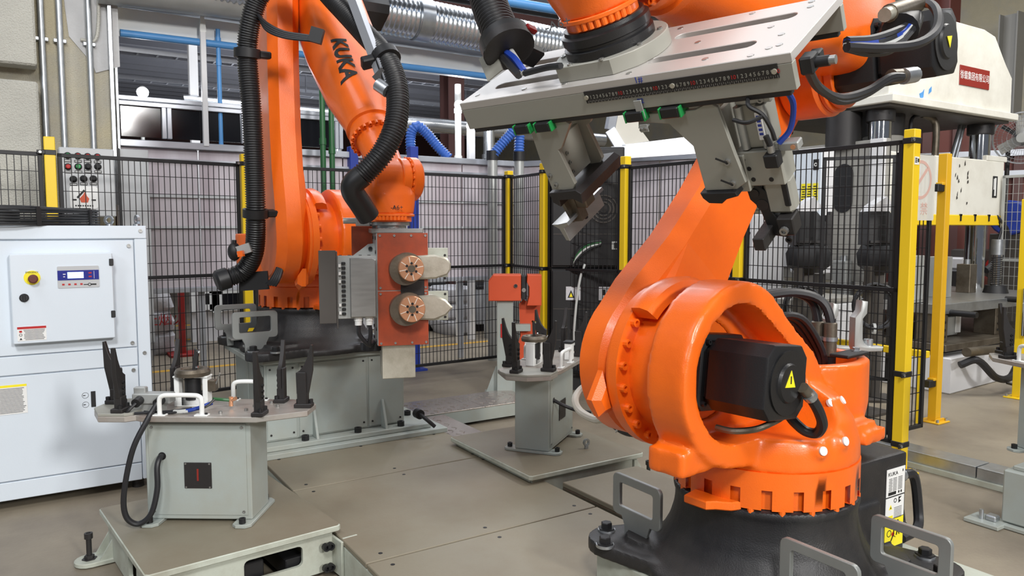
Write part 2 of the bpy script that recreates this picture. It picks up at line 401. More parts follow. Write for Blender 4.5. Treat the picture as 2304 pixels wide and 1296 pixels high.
# light strips and pipes under the roof
for i, (px, py, v) in enumerate(((420, 130, 14.0), (430, 190, 17.0), (820, 170, 15.0), (880, 225, 20.0))):
    p = PV(px, py, v)
    t = thing('cable_tray', ['pale cable tray under the roof, upper of two left of the rear robot', 'pale cable tray under the roof, lower of two left of the rear robot', 'pale tray under the roof beside the green pipes', 'pale tray low under the roof right of the rear robot arm'][i], 'cable tray', p)
    for s in (-1, 1): build('side_rail', B().m('alu').box((p.x, p.y + s * 0.12, p.z), (6.5, 0.03, 0.07)), t)
    b = B().m('alu')
    for k in range(22): b.box((p.x - 3.15 + k * 0.3, p.y, p.z - 0.02), (0.03, 0.24, 0.015))
    stuff(build('rung', b, t))
    for k in (-2.4, 2.4): build('hanger_rod', B().m('alu').cyl((p.x + k, p.y, p.z), (p.x + k, p.y, 5.68), .012, n=8), t)
# silver ducts and beams across the top
VB = 7.45
def pipe_along(name, lab, cat, a, c, v, r, m_, ridged=False, over=1.5):
    p, q = PV(a[0], a[1], v), PV(c[0], c[1], v); z = p.z
    t = thing(name, lab, cat, (p.x, v, z)); d = (q - p).normalized()
    if ridged: build('duct_skin', B().m(m_).tube([p - d * over, q + d * over], r, 28, smooth=False, ridge=0.012, pitch=0.05), t, angle=60)
    else: build('pipe', B().m(m_).cyl(p - d * over, q + d * over, r, n=24), t)
    return t, p, q, d
t, p, q, d = pipe_along('spiral_duct', 'large silver spiral ventilation duct crossing above the fence', 'duct', (700, -4), (1230, 100), 7.0, 0.20, 'duct', True, 1.1)
for x in (0.42, 0.75):
    c = p.lerp(q, x); build('collar', B().m('galv').cyl(c - d * 0.07, c + d * 0.07, 0.212, n=28), t)
t, p, q, d = pipe_along('pipe_run', 'black lagged pipe above the silver spiral duct', 'pipe', (1000, -12), (1250, 30), 6.7, 0.06, 'black')
t, p, q, d = pipe_along('pipe_run', 'thick blue pipe near the top edge beside the near hose', 'pipe', (1120, 0), (1240, 20), 6.5, 0.045, 'pipe_blue')
t, p, q, d = pipe_along('pipe_run', 'silver exhaust pipe behind the wrist of the rear robot', 'pipe', (700, 258), (1180, 300), 9.5, 0.10, 'duct')
t, p, q, d = pipe_along('pipe_run', 'dark round duct over the white beam at the left', 'pipe', (280, -34), (540, 0), 7.1, 0.17, 'zinc', over=0.2)
pa, pb = PV(265, 42, VB), PV(1100, 140, VB); zb = pa.z
t = thing('wall_beam', 'white boxed beam with a ribbed top flange over the enclosure', 'beam', (pa.x, VB, zb))
build('web', B().m('white_trim').box((pa.x + 3, VB + 0.1, zb), (6, 0.2, 0.20)), t)
build('top_flange', B().m('alu').box((pa.x + 3, VB + 0.02, zb + 0.145), (6, 0.34, 0.03)).box((pa.x + 3, VB - 0.06, zb + 0.19), (6, 0.16, 0.03)), t)
t, p, q, d = pipe_along('pipe_run', 'light blue pipe slung under the white boxed beam', 'pipe', (270, 74), (1100, 172), VB - 0.06, 0.032, 'pipe_blue', over=0.0)
for i, (x, y0, y1, v, r, m_, nm, lab) in enumerate(((490, 66, 332, 7.40, .02, 'pipe_blue', 'pipe_drop', 'thin light blue drop pipe left of the rear robot hose'),
        (722, 100, 470, 6.9, .026, 'pipe_green', 'pipe_drop', 'left of the two green drop pipes beside the rear robot'),
        (743, 130, 470, 6.9, .026, 'pipe_green', 'pipe_drop', 'right of the two green drop pipes beside the rear robot'),
        (1100, 190, 345, 8.6, .075, 'duct', 'pipe_drop', 'silver flue dropping behind the left gripper bracket'),
        (1030, 190, 345, 8.4, .04, 'white_trim', 'pipe_drop', 'white upright pipe with a glaring lamp at the gripper plate end'),
        (757, 285, 345, 8.8, .05, 'duct', 'pipe_drop', 'short silver flue between rear robot arms'),
        (1885, 235, 470, 7.6, .03, 'press_white', 'pipe_drop', 'pale standpipe behind the near robot elbow'))):
    p, q = PV(x, y0, v), PV(x, y1, v); q.z = 0.0 if i else PV(x, 330, v).z
    t = thing(nm, lab, 'pipe', (p.x, v, q.z)); build('pipe', B().m(m_).cyl((p.x, v, q.z), (p.x, v, p.z), r, n=14), t)
    for k in (0.72, 0.9): build('coupling', B().m(m_).cyl((p.x, v, q.z + (p.z - q.z) * k - .03), (p.x, v, q.z + (p.z - q.z) * k + .03), r * 1.25, n=14), t)
for i, (x0, x1, y0, y1, v, lab) in enumerate(((449, 470, 62, 330, VB - 0.1, 'white square post with a pointed cap under the blue pipe'),
        (421, 446, 60, 222, 9.6, 'pale steel post further back, left of the capped white post'), (1053, 1066, 280, 350, 8.6, 'slim white post right of the glaring lamp'))):
    p, q = PV(x0, y0, v), PV(x1, y1, v); q.z = 0 if v > 8 else q.z
    t = thing('white_post', lab, 'post', ((p.x + q.x) / 2, v, q.z)); w_ = q.x - p.x
    build('shaft', B().m('tin_white').box(((p.x + q.x) / 2, v, (p.z + q.z) / 2), (w_, w_, p.z - q.z), 0.004), t)
    build('cap', B().m('white_trim').lathe([(w_ * .75, p.z - .04), (w_ * .75, p.z), (0.02, p.z + .1)], 4, at(((p.x + q.x) / 2, v, 0), rad(45))), t)
# lamps seen glaring in the photograph
for i, (x, y, v, lab) in enumerate(((321, 208, 9.0, 'round glowing hall lamp seen above the tinted panes'), (1033, 236, 8.3, 'glowing lamp on the white upright pipe by the gripper plate'), (2288, 152, 9.5, 'glowing hall lamp at the right edge beside the press crown'))):
    p = PV(x, y, v); t = thing('hall_lamp', lab, 'lamp', p)
    F = frame((-p).normalized() + V((0, 0, -0.2)), None, p)
    build('housing', B().m('zinc').lathe([(0.02, -0.10), (0.045, -0.08), (0.06, 0)], 18, F), t)
    build('lens', B().m('lamp_glow').lathe([(0.052, 0.0), (0.042, 0.012), (0, 0.018)], 18, F), t)
    if i != 1: build('lamp_pole', B().m('zinc').cyl((p.x, p.y + .12, 0), (p.x, p.y + .12, p.z + .05), .02, n=10), t)
    l = bpy.data.lights.new('lamp_light', 'POINT'); l.energy = 25; l.shadow_soft_size = 0.03; l.color = (0.92, 0.95, 1)
    lo = bpy.data.objects.new('lamp_light', l); C.objects.link(lo); lo.location = p + F.col[2].to_3d() * 0.12
# enclosure with white sheet panels behind the fence
VE = 7.40
t = thing('panel_enclosure', 'white panelled enclosure with aluminium rails behind the black fence', 'enclosure', (2.5, VE, 0))
ztop = PV(400, 336, VE).z; zbot = PV(400, 648, VE).z
ua = PV(262, 500, VE).x; ub = PV(1140, 500, VE).x + 0.1
n = 6
for k in range(n):
    u0 = ua + (ub - ua) * k / n; u1 = ua + (ub - ua) * (k + 1) / n
    build('sheet_panel', B().m('curtain').box(((u0 + u1) / 2, VE, (ztop + zbot) / 2), (u1 - u0 - 0.012, 0.02, ztop - zbot), 0.006), t)
build('top_rail', B().m('alu').box(((ua + ub) / 2, VE - 0.02, ztop + 0.03), (ub - ua, 0.09, 0.06), 0.005).box(((ua + ub) / 2, VE - 0.03, ztop - 0.10), (ub - ua, 0.03, 0.02)), t)
for z in (ztop - 0.42, zbot + 0.55): build('seam_rail', B().m('panel_grey').box(((ua + ub) / 2, VE - 0.02, z), (ub - ua, 0.02, 0.025)), t)
build('bottom_rail', B().m('alu').box(((ua + ub) / 2, VE - 0.01, zbot - 0.02), (ub - ua, 0.05, 0.045), 0.004), t)
for k in range(n + 1): build('leg', B().m('alu').box((ua + (ub - ua) * k / n, VE + 0.05, zbot / 2 - .01), (0.05, 0.05, zbot - .02)), t)
# side run of the enclosure behind the diagonal part of the fence
t = thing('panel_enclosure', 'white sheet side run of the enclosure beyond the fence corner', 'enclosure', (ub, VE, 0))
p, q = V((ub + .05, VE, 0)), V((ub + 1.25, 5.15, 0)); dd = (q - p).normalized(); nn = V((-dd.y, dd.x, 0))
for k in range(3):
    a, c = p + (q - p) * (k / 3), p + (q - p) * ((k + 1) / 3); mid = (a + c) / 2
    build('sheet_panel', B().m('curtain').box((0, 0, (ztop + .55) / 2), ((c - a).length - .012, .02, ztop - .55), .006, X=frame((0, 0, 1), dd, mid)), t)
build('top_rail', B().m('alu').bar(p + V((0, 0, ztop + .03)), q + V((0, 0, ztop + .03)), .06, .09, (0, 0, 1)), t)
for k in range(4): build('leg', B().m('alu').box((0, 0, .28), (.05, .05, .56), X=at(p + (q - p) * (k / 3))), t)
# glazed frame above it: aluminium profiles with tinted panes
t = thing('glazed_frame', 'aluminium frame with dark tinted panes above the white panels', 'window frame', (ua, VE, ztop + 0.06))
b = B().m('alu'); y0, y1 = 226, 240
z0 = PV(400, 236, VE).z; ur = PV(765, 300, VE).x; ztf = ztop + 0.06
for dz in (-.022, .022): b.box(((ua + ur) / 2, VE - .02, z0 + dz), (ur - ua, 0.05, 0.038), 0.004)
build('mid_rail', b, t)
for x in (375, 552, 760):
    u = PV(x, 300, VE).x; b = B().m('alu')
    for s in (-1, 1): b.box((u + s * 0.022, VE - .015, (ztf + z0) / 2), (0.038, 0.05, z0 - ztf - .05), 0.004)
    build('mullion', b, t)
us = [ua + .02] + [PV(x, 300, VE).x for x in (375, 552, 758)]
for k in range(3): build('tinted_pane', B().m('tinted').box(((us[k] + us[k + 1]) / 2, VE, (ztf + z0) / 2), (us[k + 1] - us[k] - .09, 0.008, z0 - ztf - .06)), t)
# grey operator box with lamps and switches behind the fence
VC = 6.72
a, c = PV(131, 330, VC), PV(262, 488, VC)
t = thing('control_box', 'pale grey operator box with eleven buttons and a flame sign', 'control box', ((a.x + c.x) / 2, VC, c.z))
build('enclosure', B().m('panel_grey').box(((a.x + c.x) / 2, VC + .12, (a.z + c.z) / 2), (c.x - a.x, .24, a.z - c.z), .008), t)
build('stand', B().m('press_grey').box(((a.x + c.x) / 2, VC + .14, (c.z + .0) / 2), (.12, .12, c.z)).box(((a.x + c.x) / 2, VC + .14, .01), (.3, .26, .02)), t)
YZ = lambda x, y, v: frame((0, -1, 0), (1, 0, 0), PV(x, y, v))
for x, y, m_ in ((152, 350, 'led_green'), (175, 351, 'ink_red'), (197, 352, 'ink_red'), (219, 353, 'ink_red'), (153, 375, 'ink_red'), (176, 375, 'led_green'), (198, 375, 'ink'), (220, 375, 'ink'), (165, 403, 'ink'), (188, 402, 'ink'), (210, 402, 'ink')):
    k = build('push_button', B().m('ink').lathe([(.026, 0), (.026, .01), (.02, .014)], 16, YZ(x, y, VC)), t)
    build('button_cap', B().m(m_).lathe([(.017, .012), (.017, .03), (.012, .034)], 14, YZ(x, y, VC)), k)
    build('name_tag', B().m('ink').box((0, -.04, .003), (.05, .018, .004), X=YZ(x, y, VC)).m('label_white').box((0, -.04, .005), (.042, .006, .002), X=YZ(x, y, VC)), k)
F = YZ(189, 444, VC)
k = build('flame_sign', B().m('label_white').prism(rrect(0, 0, .19, .17, .02), 0, .003, X=F), t)
b = B().m('ink'); b.prism([(-.05, .0), (.0, .06), (.01, .05), (-.04, -.01)], .003, .005, X=F); b.box((-.065, -.02, .004), (.03, .012, .002), X=F); b.box((.065, -.02, .004), (.03, .012, .002), X=F)
b.m('orange_dull').prism([(-.02, -.04), (-.03, -.01), (-.005, .02), (.01, .05), (.02, .01), (.035, -.01), (.025, -.04)], .003, .005, X=F)
build('flame_symbol', b, k)
b = B(F).m('ink')
for q in range(8): b.box((-.056 + .016 * q, -.065, .0036), (.010, .011, .001))
stuff(build('fine_print', b, k))
# tall grey sheet beside it
a, c = PV(265, 335, 6.9), PV(338, 480, 6.9)
t = thing('sheet_guard', 'tall light grey sheet guard between operator box and white panels', 'guard', ((a.x + c.x) / 2, 6.9, 0))
build('sheet', B().m('panel_grey').box(((a.x + c.x) / 2, 6.9, (a.z + .5) / 2), (c.x - a.x, .03, a.z - .5), .004), t)
build('cover_strip', B().m('black').box((a.x, 6.87, (a.z + .5) / 2), (.02, .03, a.z - .5)), t)
for s in (a.x + .05, c.x - .05): build('leg', B().m('galv').box((s, 6.9, .25), (.04, .04, .5)), t)
# stacked goods and low windows seen under the panels
for i, (x0, x1, y0, y1) in enumerate(((440, 482, 655, 690), (487, 560, 655, 690))):
    p, q = PV(x0, y0, 10.26), PV(x1, y1, 10.26)
    t = thing('low_window', ['low dark window opening in a white wall, left of two', 'low dark window opening in a white wall, right of two'][i], 'window', ((p.x + q.x) / 2, 10.2, q.z))
    build('pane', B().m('tinted').box(((p.x + q.x) / 2, 10.25, (p.z + q.z) / 2), (q.x - p.x - .12, .02, p.z - q.z)), t)
    b = B().m('white_trim')
    for u in (p.x, q.x): b.box((u, 10.26, (p.z + q.z) / 2), (.12, .06, p.z - q.z + .1))
    for z in (p.z, q.z): b.box(((p.x + q.x) / 2, 10.26, z), (q.x - p.x, .06, .07))
    build('frame', b, t)
p, q = PV(430, 640, 10.25), PV(760, 744, 10.25)
struct(build('wall_low', B().m('tin_white').box(((p.x + q.x) / 2 + .6, 10.35, .55), (q.x - p.x + 1.2, .12, 1.1))))
def sack_pile(lab, x0, x1, y0, y1, v, red):
    p, q = PV(x0, y0, v), PV(x1, y1, v)
    for k in range(3):
        h = p.z / 3; r = random.Random(k + x0)
        o = B().m('sack').loft([(r.uniform(-.03, .03), 0, z * h, (q.x - p.x) * .5 * f, .35 * f, .5) for z, f in ((0, .86), (.15, .97), (.5, 1), (.85, .97), (1, .85))], 28, at(((p.x + q.x) / 2, v + .35, k * h)))
        o = tag(build('bulk_sack', o, None, inv=M.Translation((-(p.x + q.x) / 2, -v - .35, -k * h))), lab + ', ' + ('bottom', 'middle', 'top')[k] + ' of its pile', 'sack', 'white sacks beyond the fence')
        o.location = ((p.x + q.x) / 2, v + .35, k * h)
        if red and k == 1:
            WORLD[o.name] = at(o.location); lettering('禁止烟火', .15, frame((0, -1, 0), (1, 0, 0), ((p.x + q.x) / 2 - .05, v - .02, k * h + h * .6)), o, 'ink_red')
sack_pile('white bulk sack left of the red strip', 335, 395, 652, 735, 9.4, True)
sack_pile('white bulk sack between rear robot tool and orange stand', 1010, 1075, 648, 712, 9.0, False)
p, q = PV(400, 655, 9.3), PV(416, 738, 9.3)
t = thing('red_strip_post', 'dark red post beside the white sacks with lettering', 'post', ((p.x + q.x) / 2, 9.3, 0))
build('shaft', B().m('red_paint').box(((p.x + q.x) / 2, 9.3, p.z / 2), (q.x - p.x, .1, p.z), .006), t)
build('foot', B().m('red_paint').box(((p.x + q.x) / 2, 9.3, .015), (.3, .3, .03), .004), t)
for i, (x0, x1, y0, y1, v, m_, lab, nm) in enumerate(((905, 1000, 645, 700, 9.6, 'tin_white', 'white crate beyond the fence behind the roller tool', 'crate'), (1075, 1130, 650, 716, 9.2, 'panel_grey', 'grey crate beyond the fence left of the yellow corner post', 'crate'), (1150, 1215, 640, 705, 8.6, 'tin_white', 'white crate beyond the fence between two yellow posts', 'crate'))):
    p, q = PV(x0, y0, v), PV(x1, y1, v); h = p.z
    t = thing(nm, lab, 'crate', ((p.x + q.x) / 2, v + .3, 0))
    build('box', B().m(m_).box(((p.x + q.x) / 2, v + .3, h / 2 + .05), (q.x - p.x, .6, h - .1), .01), t)
    b = B().m('dark_steel')
    for k in range(3): b.box(((p.x + q.x) / 2, v + .1 + .2 * k, .05), (q.x - p.x, .08, .1))
    build('pallet', b, t)
    build('lid', B().m('black').box(((p.x + q.x) / 2, v + .3, h + .02), (q.x - p.x + .04, .64, .05), .01), t)
# blue flexible hoses over the enclosure
for lab, pts in (('pale blue corrugated hose looping over the enclosure rail', ((926, 352, 8.0), (924, 305, 8.0), (938, 284, 8.0), (958, 298, 8.05), (985, 330, 8.1), (1010, 356, 8.1))),
                 ('dark blue corrugated hose rising behind the left gripper bracket', ((1108, 350, 7.9), (1128, 325, 7.9), (1150, 300, 7.9), (1165, 275, 7.9))),
                 ('blue corrugated hose hanging straight behind the gripper bracket', ((1168, 352, 8.0), (1168, 330, 8.0), (1170, 300, 8.0), (1176, 280, 8.0)))):
    P = [T(x, y, d * 1.05) for x, y, d in pts]
    t = thing('flexible_hose', lab, 'hose', P[0]); build('hose', B().m('hose_blue').tube(P, .058, 14, ridge=.010, pitch=.03), t, angle=60)
    build('cuff', B().m('black').cyl(P[0] - V((0, 0, .05)), P[0] + V((0, 0, .05)), .066, n=16), t)
    build('riser_duct', B().m('zinc').cyl((P[0].x, P[0].y, 0), P[0] - V((0, 0, .04)), .055, n=16), t)
for i, x in enumerate((793, 928)):
    p = T(x, 330, 7.7); t = thing('blue_post', ['blue square post left of the rear robot wrist hose', 'blue square post behind the rear robot wrist hub'][i], 'post', (p.x, p.y, 0))
    build('shaft', B().m('post_blue').box((p.x, p.y, p.z / 2), (.09, .09, p.z), .006), t); build('foot', B().m('post_blue').box((p.x, p.y, .01), (.2, .2, .02)), t)
# ---------------------------------------------------------------- the two robots
from mathutils.bvhtree import BVHTree
XZ = M(((1, 0, 0, 0), (0, 0, -1, 0), (0, 1, 0, 0), (0, 0, 0, 1)))       # outline drawn in x,z; extruded along -y
YZm = M(((0, 0, 1, 0), (1, 0, 0, 0), (0, 1, 0, 0), (0, 0, 0, 1)))      # outline drawn in y,z; extruded along x
def conform(o, bb, normal, lift=0.004, W=None):       # lay lettering or a sticker onto a curved casting
    bm = bmesh.new(); bm.from_mesh(o.data); bmesh.ops.triangulate(bm, faces=bm.faces[:])
    for _ in range(3):
        le = [e for e in bm.edges if e.calc_length() > .012]
        if le: bmesh.ops.subdivide_edges(bm, edges=le, cuts=1, use_grid_fill=True); bmesh.ops.triangulate(bm, faces=bm.faces[:])
    bm.to_mesh(o.data); bm.free()
    bv = BVHTree.FromPolygons([p[:] for p in bb.v], bb.f); W = WORLD[o.name]; Wi = W.inverted(); n = V(normal).normalized()
    for v in o.data.vertices:
        p = W @ v.co; h = bv.ray_cast(p + n * 0.6, -n, 1.2)
        if h[0] is not None: v.co = Wi @ (h[0] + n * lift)
def handle_plate(b, X):                  # galvanised fork pocket plate, outline in y,z
    out = rrect(0, .235, .25, .155, .022) ; out = circ(.125 - .022, .3125 - .022, .022, 5, 0, 90) + circ(-.125 + .022, .3125 - .022, .022, 5, 90, 180) + circ(-.125 + .022, .16 + .022, .022, 5, 180, 270) + \
        [(-.075, .16), (-.06, .13), (-.055, .06), (.055, .06), (.06, .13), (.075, .16)] + circ(.125 - .022, .16 + .022, .022, 5, 270, 360)
    b.prism(out, -.008, .008, [rrect(0, .238, .175, .088, .010)], X=X @ YZm, bev=.002)
CAPS = [(V(a), V(b).normalized()) for a, b in (((-.012, .21, .601), (.1, .8, .55)), ((-.0588, .2231, .605), (-.19, .8, .55)), ((.129, .263, .489), (.35, .88, .25)), ((.040, .285, .507), (.12, .95, .29)))]
def robot(name, label, loc, rz, beta, gamma, L2, L3, fdir, handles, base_turn=0.0, dr=0.0, dj=0.0, off3=0.0):
    t = thing(name, label, 'robot', loc, rz); X = at(loc, rz); Xb = X @ M.Rotation(base_turn, 4, 'Z'); P = {}; Xr = X @ M.Translation((0, 0, dr))
    # --- black pedestal casting
    b = B(Xb).m('black_cast')
    b.lathe([(.42, 0), (.42, .03), (.385, .055), (.345, .10), (.318, .15), (.303, .20), (.298, .235), (.298, .24 + dr), (.305, .245 + dr), (.305, .268 + dr), (0, .268 + dr)], 48)
    for sx in (-1, 1):
        for sy in (-1, 1):
            b.prism(hull(circ(0, 0, .34, 30) + circ(sx * .36 - .02, sy * .37, .105, 20)), 0, .05)
            b.prism(hull(circ(0, 0, .25, 20) + circ(sx * .27, sy * .27, .09, 16)), 0, .075)
    b.box((-.33, 0, .185), (.40, .40, .37)); b.box((-.1, 0, .12), (.5, .43, .2))
    cb = cast(b, .009, 4); base = build('base_casting', cb, t)
    b = B(Xb).m('black'); b.box((-.535, 0, .185), (.02, .38, .35), .01)
    build('rear_cover', b, base)
    b = B(Xb).m('steel')
    for sx in (-1, 1):
        for sy in (-1, 1):
            for q in ((.43, .33), (.34, .43)):
                bb = B(Xb).m('galv').cyl((sx * q[0], sy * q[1], .046), (sx * q[0], sy * q[1], .056), .032, n=18)
                bb.m('black').bolt((sx * q[0], sy * q[1], .056), (0, 0, 1), .021, .026, True)
                build('anchor_bolt', bb, base)
    for hx, hy, hr in handles:
        b = B(Xb).m('bracket_zinc_shaded'); handle_plate(b, at((hx, hy, -.045), hr)); h = build('lifting_bracket', b, t)
        b = B(Xb).m('zinc').box((hx + (-.045 if hx > 0 else .045), hy, .062), (.10, .10, .012), .003); build('bracket_foot', b, h)
        build('bracket_bolt', B(Xb).m('galv').bolt((hx + (-.05 if hx > 0 else .05), hy, .068), (0, 0, 1), .014, .016, True), h)
    # type plate and stickers on the side of the connector box (+y side)
    def sticker(cx, cz, w_, h_, m_, kids):
        F = Xb @ at((cx, .2015, cz)) @ frame((0, 1, 0), (-1, 0, 0)) @ M.Diagonal(V((.68, .64, 1, 1)))
        s_ = build('sticker', B(F).m(m_).box((0, 0, .001), (w_, h_, .002)), base)
        kids(F @ M.Translation((0, 0, .0022)), s_); return s_
    def k1(F, s_):
        lettering('KUKA', .030, F @ M.Translation((-.028, .048, 0)), s_, 'ink', sx=1.1)
        b = B(F).m('ink')
        for r in range(9):
            b.box((-.048 + .002 * (r % 2), .022 - r * .0085, 0), (.03, .003, .0005)); b.box((-.008, .022 - r * .0085, 0), (.034, .003, .0005)); b.box((.040, .022 - r * .0085, 0), (.038, .0032, .0005))
        b.box((-.03, -.062, 0), (.07, .018, .0005)); b.box((.03, -.062, 0), (.012, .014, .0005)); b.box((.052, -.062, 0), (.012, .014, .0005)); b.box((.062, .055, 0), (.008, .014, .0005))
        stuff(build('fine_print', b, s_))
    def k2(F, s_):
        b = B(F).m('label_yellow').prism([(-.055, -.005), (-.025, -.005), (-.04, .022)], 0, .0006); b.box((-.04, -.052, 0), (.045, .022, .0008)); build('warning_mark', b, s_)
        b = B(F).m('ink').ring((.0, .04, 0), (0, 0, 1), .013, .009, .0006, 18); b.prism([(-.046, 0), (-.034, 0), (-.04, .012)], .0006, .001)
        b.prism([(.03, .02), (.055, .03), (.035, .04), (.058, .055), (.03, .055)], 0, .0006)
        for r in range(8): b.box((.028, -.002 - r * .0085, 0), (.07, .0025, .0005))
        stuff(build('fine_print', b, s_))
    def k3(F, s_):
        b = B(F).m('ink')
        for a_, c_ in (((.03, .05), (.03, .015)), ((.03, .015), (.018, -.02)), ((.03, .015), (.044, -.02)), ((.03, .04), (.012, .025)), ((.03, .04), (.05, .022)), ((-.03, -.045), (-.01, -.015)), ((-.01, -.015), (.012, -.03)), ((-.01, -.015), (-.005, .015))):
            b.bar((a_[0], a_[1], .0004), (c_[0], c_[1], .0004), .006, .001, (0, 0, 1))
        b.cyl((.03, .058, 0), (.03, .058, .001), .008); b.ring((-.045, .0, 0), (0, 0, 1), .02, .016, .0006, 16); b.ring((-.02, .035, 0), (0, 0, 1), .016, .013, .0006, 16)
        b.m('ink_red').cyl((-.01, -.01, 0), (-.01, -.01, .001), .012); build('hazard_pictogram', b, s_)
    sticker(-.455, .272, .165, .155, 'label_white', k1); sticker(-.455, .178, .165, .122, 'label_white', k2); sticker(-.455, .088, .165, .165, 'label_yellow', k3)
    for k, (y, z) in enumerate(((-.1, .25), (.02, .25), (.12, .24), (.06, .12))):
        bb = B(Xb @ M.Translation((.10, 0, 0))).m('black').cyl((-.64, y, z), (-.70, y, z), .03, n=16); bb.m('galv').cyl((-.70, y, z), (-.74, y, z), .024, n=16)
        bb.m('cable').tube([(-.74, y, z), (-.82, y, z - .02), (-.86, y, z - .16), (-.82, y + .02, .02), (-.70, y + .03, .012)], .018, 8)
        build('plug_cable', bb, base)
    # --- orange rotating column
    J2 = V((.35, 0, .675 + dj)); jz = J2.z; X_ = X
    b = B(X).m('orange')
    b.lathe([(0, .385 + dr), (.297, .385 + dr), (.300, .40 + dr), (.297, .45 + dr), (.275, .52 + dr), (.225, .59 + dr), (.13, .635 + dr), (0, .64 + dr)], 48)
    b.prism(hull(circ(J2.x, J2.z, .265, 40) + circ(.07, .60, .21, 24) + [(-.20, .42 + dr), (.28, .43 + dr)]), -.135, .0, X=XZ)
    b.prism(hull(circ(J2.x, J2.z, .28, 40) + circ(.09, .61, .20, 24)), -.135, -.05, X=XZ)
    b.cyl((.35, -.005, jz), (.35, .12, jz), .282, n=48)
    b.lathe([(0, .40), (.20, .41), (.255, .46), (.27, .54), (.27, .70), (0, .70)], 40, at((-.31, -.09, 0)))
    b.box((.54, .05, .50), (.13, .13, .075)); b.box((.48, .05, .54), (.14, .13, .1))
    b.box((-.31, .17, .42 + dr), (.15, .14, .045)); b.box((-.25, .12, .44 + dr), (.2, .2, .06))
    for q in CAPS: b.cyl(q[0] - q[1] * .08, q[0] + q[1] * .016, .028, .024, n=14)
    c = B(X)
    c.prism(hull(circ(.362, jz + .005, .210, 36) + circ(.12, jz - .075, .135, 24)), -.40, -.012, X=XZ)
    c.cyl((.35, -.2, jz), (.35, .2, jz), .15, n=30)
    c.lathe([(0, .54), (.20, .54), (.225, .58), (.225, .85), (0, .85)], 36, at((-.31, -.09, 0)))
    cc = cast(b, .0085, 5, c); col = build('rotating_column', cc, t)
    for q in CAPS: build('plug_cap', B(X).m('label_white').cyl(q[0] + q[1] * .010, q[0] + q[1] * .019, .014, n=14), col)
    b = B(Xr).m('orange'); n = 20
    b.lathe([(.262, .335), (.301, .335), (.301, .39), (.262, .39)], n * 6, closed=True)
    b.lathe([(.262, .27), (.283, .27), (.283, .335), (.262, .335)], n * 6, closed=True)
    for k in range(n):
        a = 2 * math.pi * k / n; b.lathe([(.262, .272), (.301, .272), (.301, .335), (.262, .335)], 4, a0=a, a1=a + 2 * math.pi * 4 / (6 * n), closed=True)
    rg = build('slew_ring', b, t)
    for k in range(n):
        a = 2 * math.pi * (k + .33) / n; build('ring_bolt', B(Xr).m('orange').cyl((.292 * math.cos(a), .292 * math.sin(a), .258), (.292 * math.cos(a), .292 * math.sin(a), .273), .011, n=10), rg)
    build('stop_lug', B(Xr @ M.Rotation(rad(4), 4, 'Z')).m('orange').prism([(.29, -.09), (.36, -.085), (.37, .0), (.345, .02), (.32, .06), (.29, .075)], .262, .29, bev=.004), t)
    build('terminal_screw', B(Xr).m('orange').cyl((-.34, .18, .43), (-.34, .18, .46), .028, n=16), col)
    Xc = X @ M.Translation((0, 0, .025))
    # cable loops, plugs and hook on the tub behind
    b = B(Xc).m('cable')
    for k in range(5): b.tube([(-.05, -.16 + k * .024, .60), (-.12, -.15 + k * .024, .78 + .006 * k), (-.22, -.10 + k * .024, .80 + .006 * k), (-.33, -.05 + k * .018, .70), (-.36, -.02 + k * .01, .60)], .012, 7)
    for p in b.v: pass
    for k in range(2): b.tube([(.02, -.22 - .03 * k, .62), (-.10, -.20 - .03 * k, .84), (-.28, -.12 - .03 * k, .90), (-.40, -.04 - .04 * k, .88), (-.43, .0 - .05 * k, .79), (-.43, .0 - .05 * k, .60)], .017, 8)
    build('cable_loops', b, t)
    for k in range(2):
        y = .0 - .05 * k; b = B(Xc).m('worn_steel').cyl((-.43, y, .66), (-.43, y, .79), .024, n=18, bev=.004); b.m('galv').cyl((-.43, y, .72), (-.43, y, .735), .027, n=18)
        b.m('black').cyl((-.43, y, .58), (-.43, y, .66), .023, n=14); build('cable_plug', b, t)
    build('cable_clamp_plate', B(Xc).m('black').box((-.38, .10, .688), (.16, .07, .012), .003).m('galv').bolt((-.43, .10, .694), (0, 0, 1), .012, .014, True), t)
    # --- shoulder motor
    def motor(nm, F, s, L, parent):        # along local z of F; s = half width
        b = B(F).m('black_motor')
        oct_ = lambda q, c_: [(q, q - c_), (q - c_, q), (-q + c_, q), (-q, q - c_), (-q, -q + c_), (-q + c_, -q), (q - c_, -q), (q, -q + c_)]
        b.prism(oct_(s, s * .22), 0, L * .42, bev=.006, seg=2); b.prism(oct_(s * .80, s * .2), L * .42, L * .52, bev=.003)
        b.prism(oct_(s * .92, s * .3), L * .46, L * .95, bev=.008, seg=2)
        b.lathe([(s * .80, L * .95), (s * .80, L * .965), (s * .5, L * .965), (s * .46, L * .985), (0, L * .985)], 28)
        m_ = build(nm, b, parent)
        b = B(F).m('black')
        for a in (45, 135, 225, 315): b.bolt((s * 1.12 * math.cos(rad(a)), s * 1.12 * math.sin(rad(a)), L * .40), (0, 0, 1), .008, .02)
        stuff(build('motor_screw', b, m_)); return m_
    Fm = X @ at((.35, -.105, jz)) @ frame((0, 1, 0), (-1, 0, 0)) @ M.Rotation(rad(-6), 4, 'Z')
    mo = motor('shoulder_motor', Fm, .116, .40, t)
    Fs = Fm @ M.Translation((-.005, .01, .40 * .985))
    build('warning_triangle', B(Fs).m('label_yellow').prism([(-.026, -.02), (.026, -.02), (0, .028)], 0, .0015).m('ink').prism([(-.002, -.01), (.004, -.01), (.002, .012), (-.004, .012)], .0015, .002), mo)
    # --- link arm
    Ra = X @ at(J2) @ M.Rotation(beta, 4, 'Y')        # local z runs up the arm
    lo = circ(0, 0, .250, 26, 168, 372)
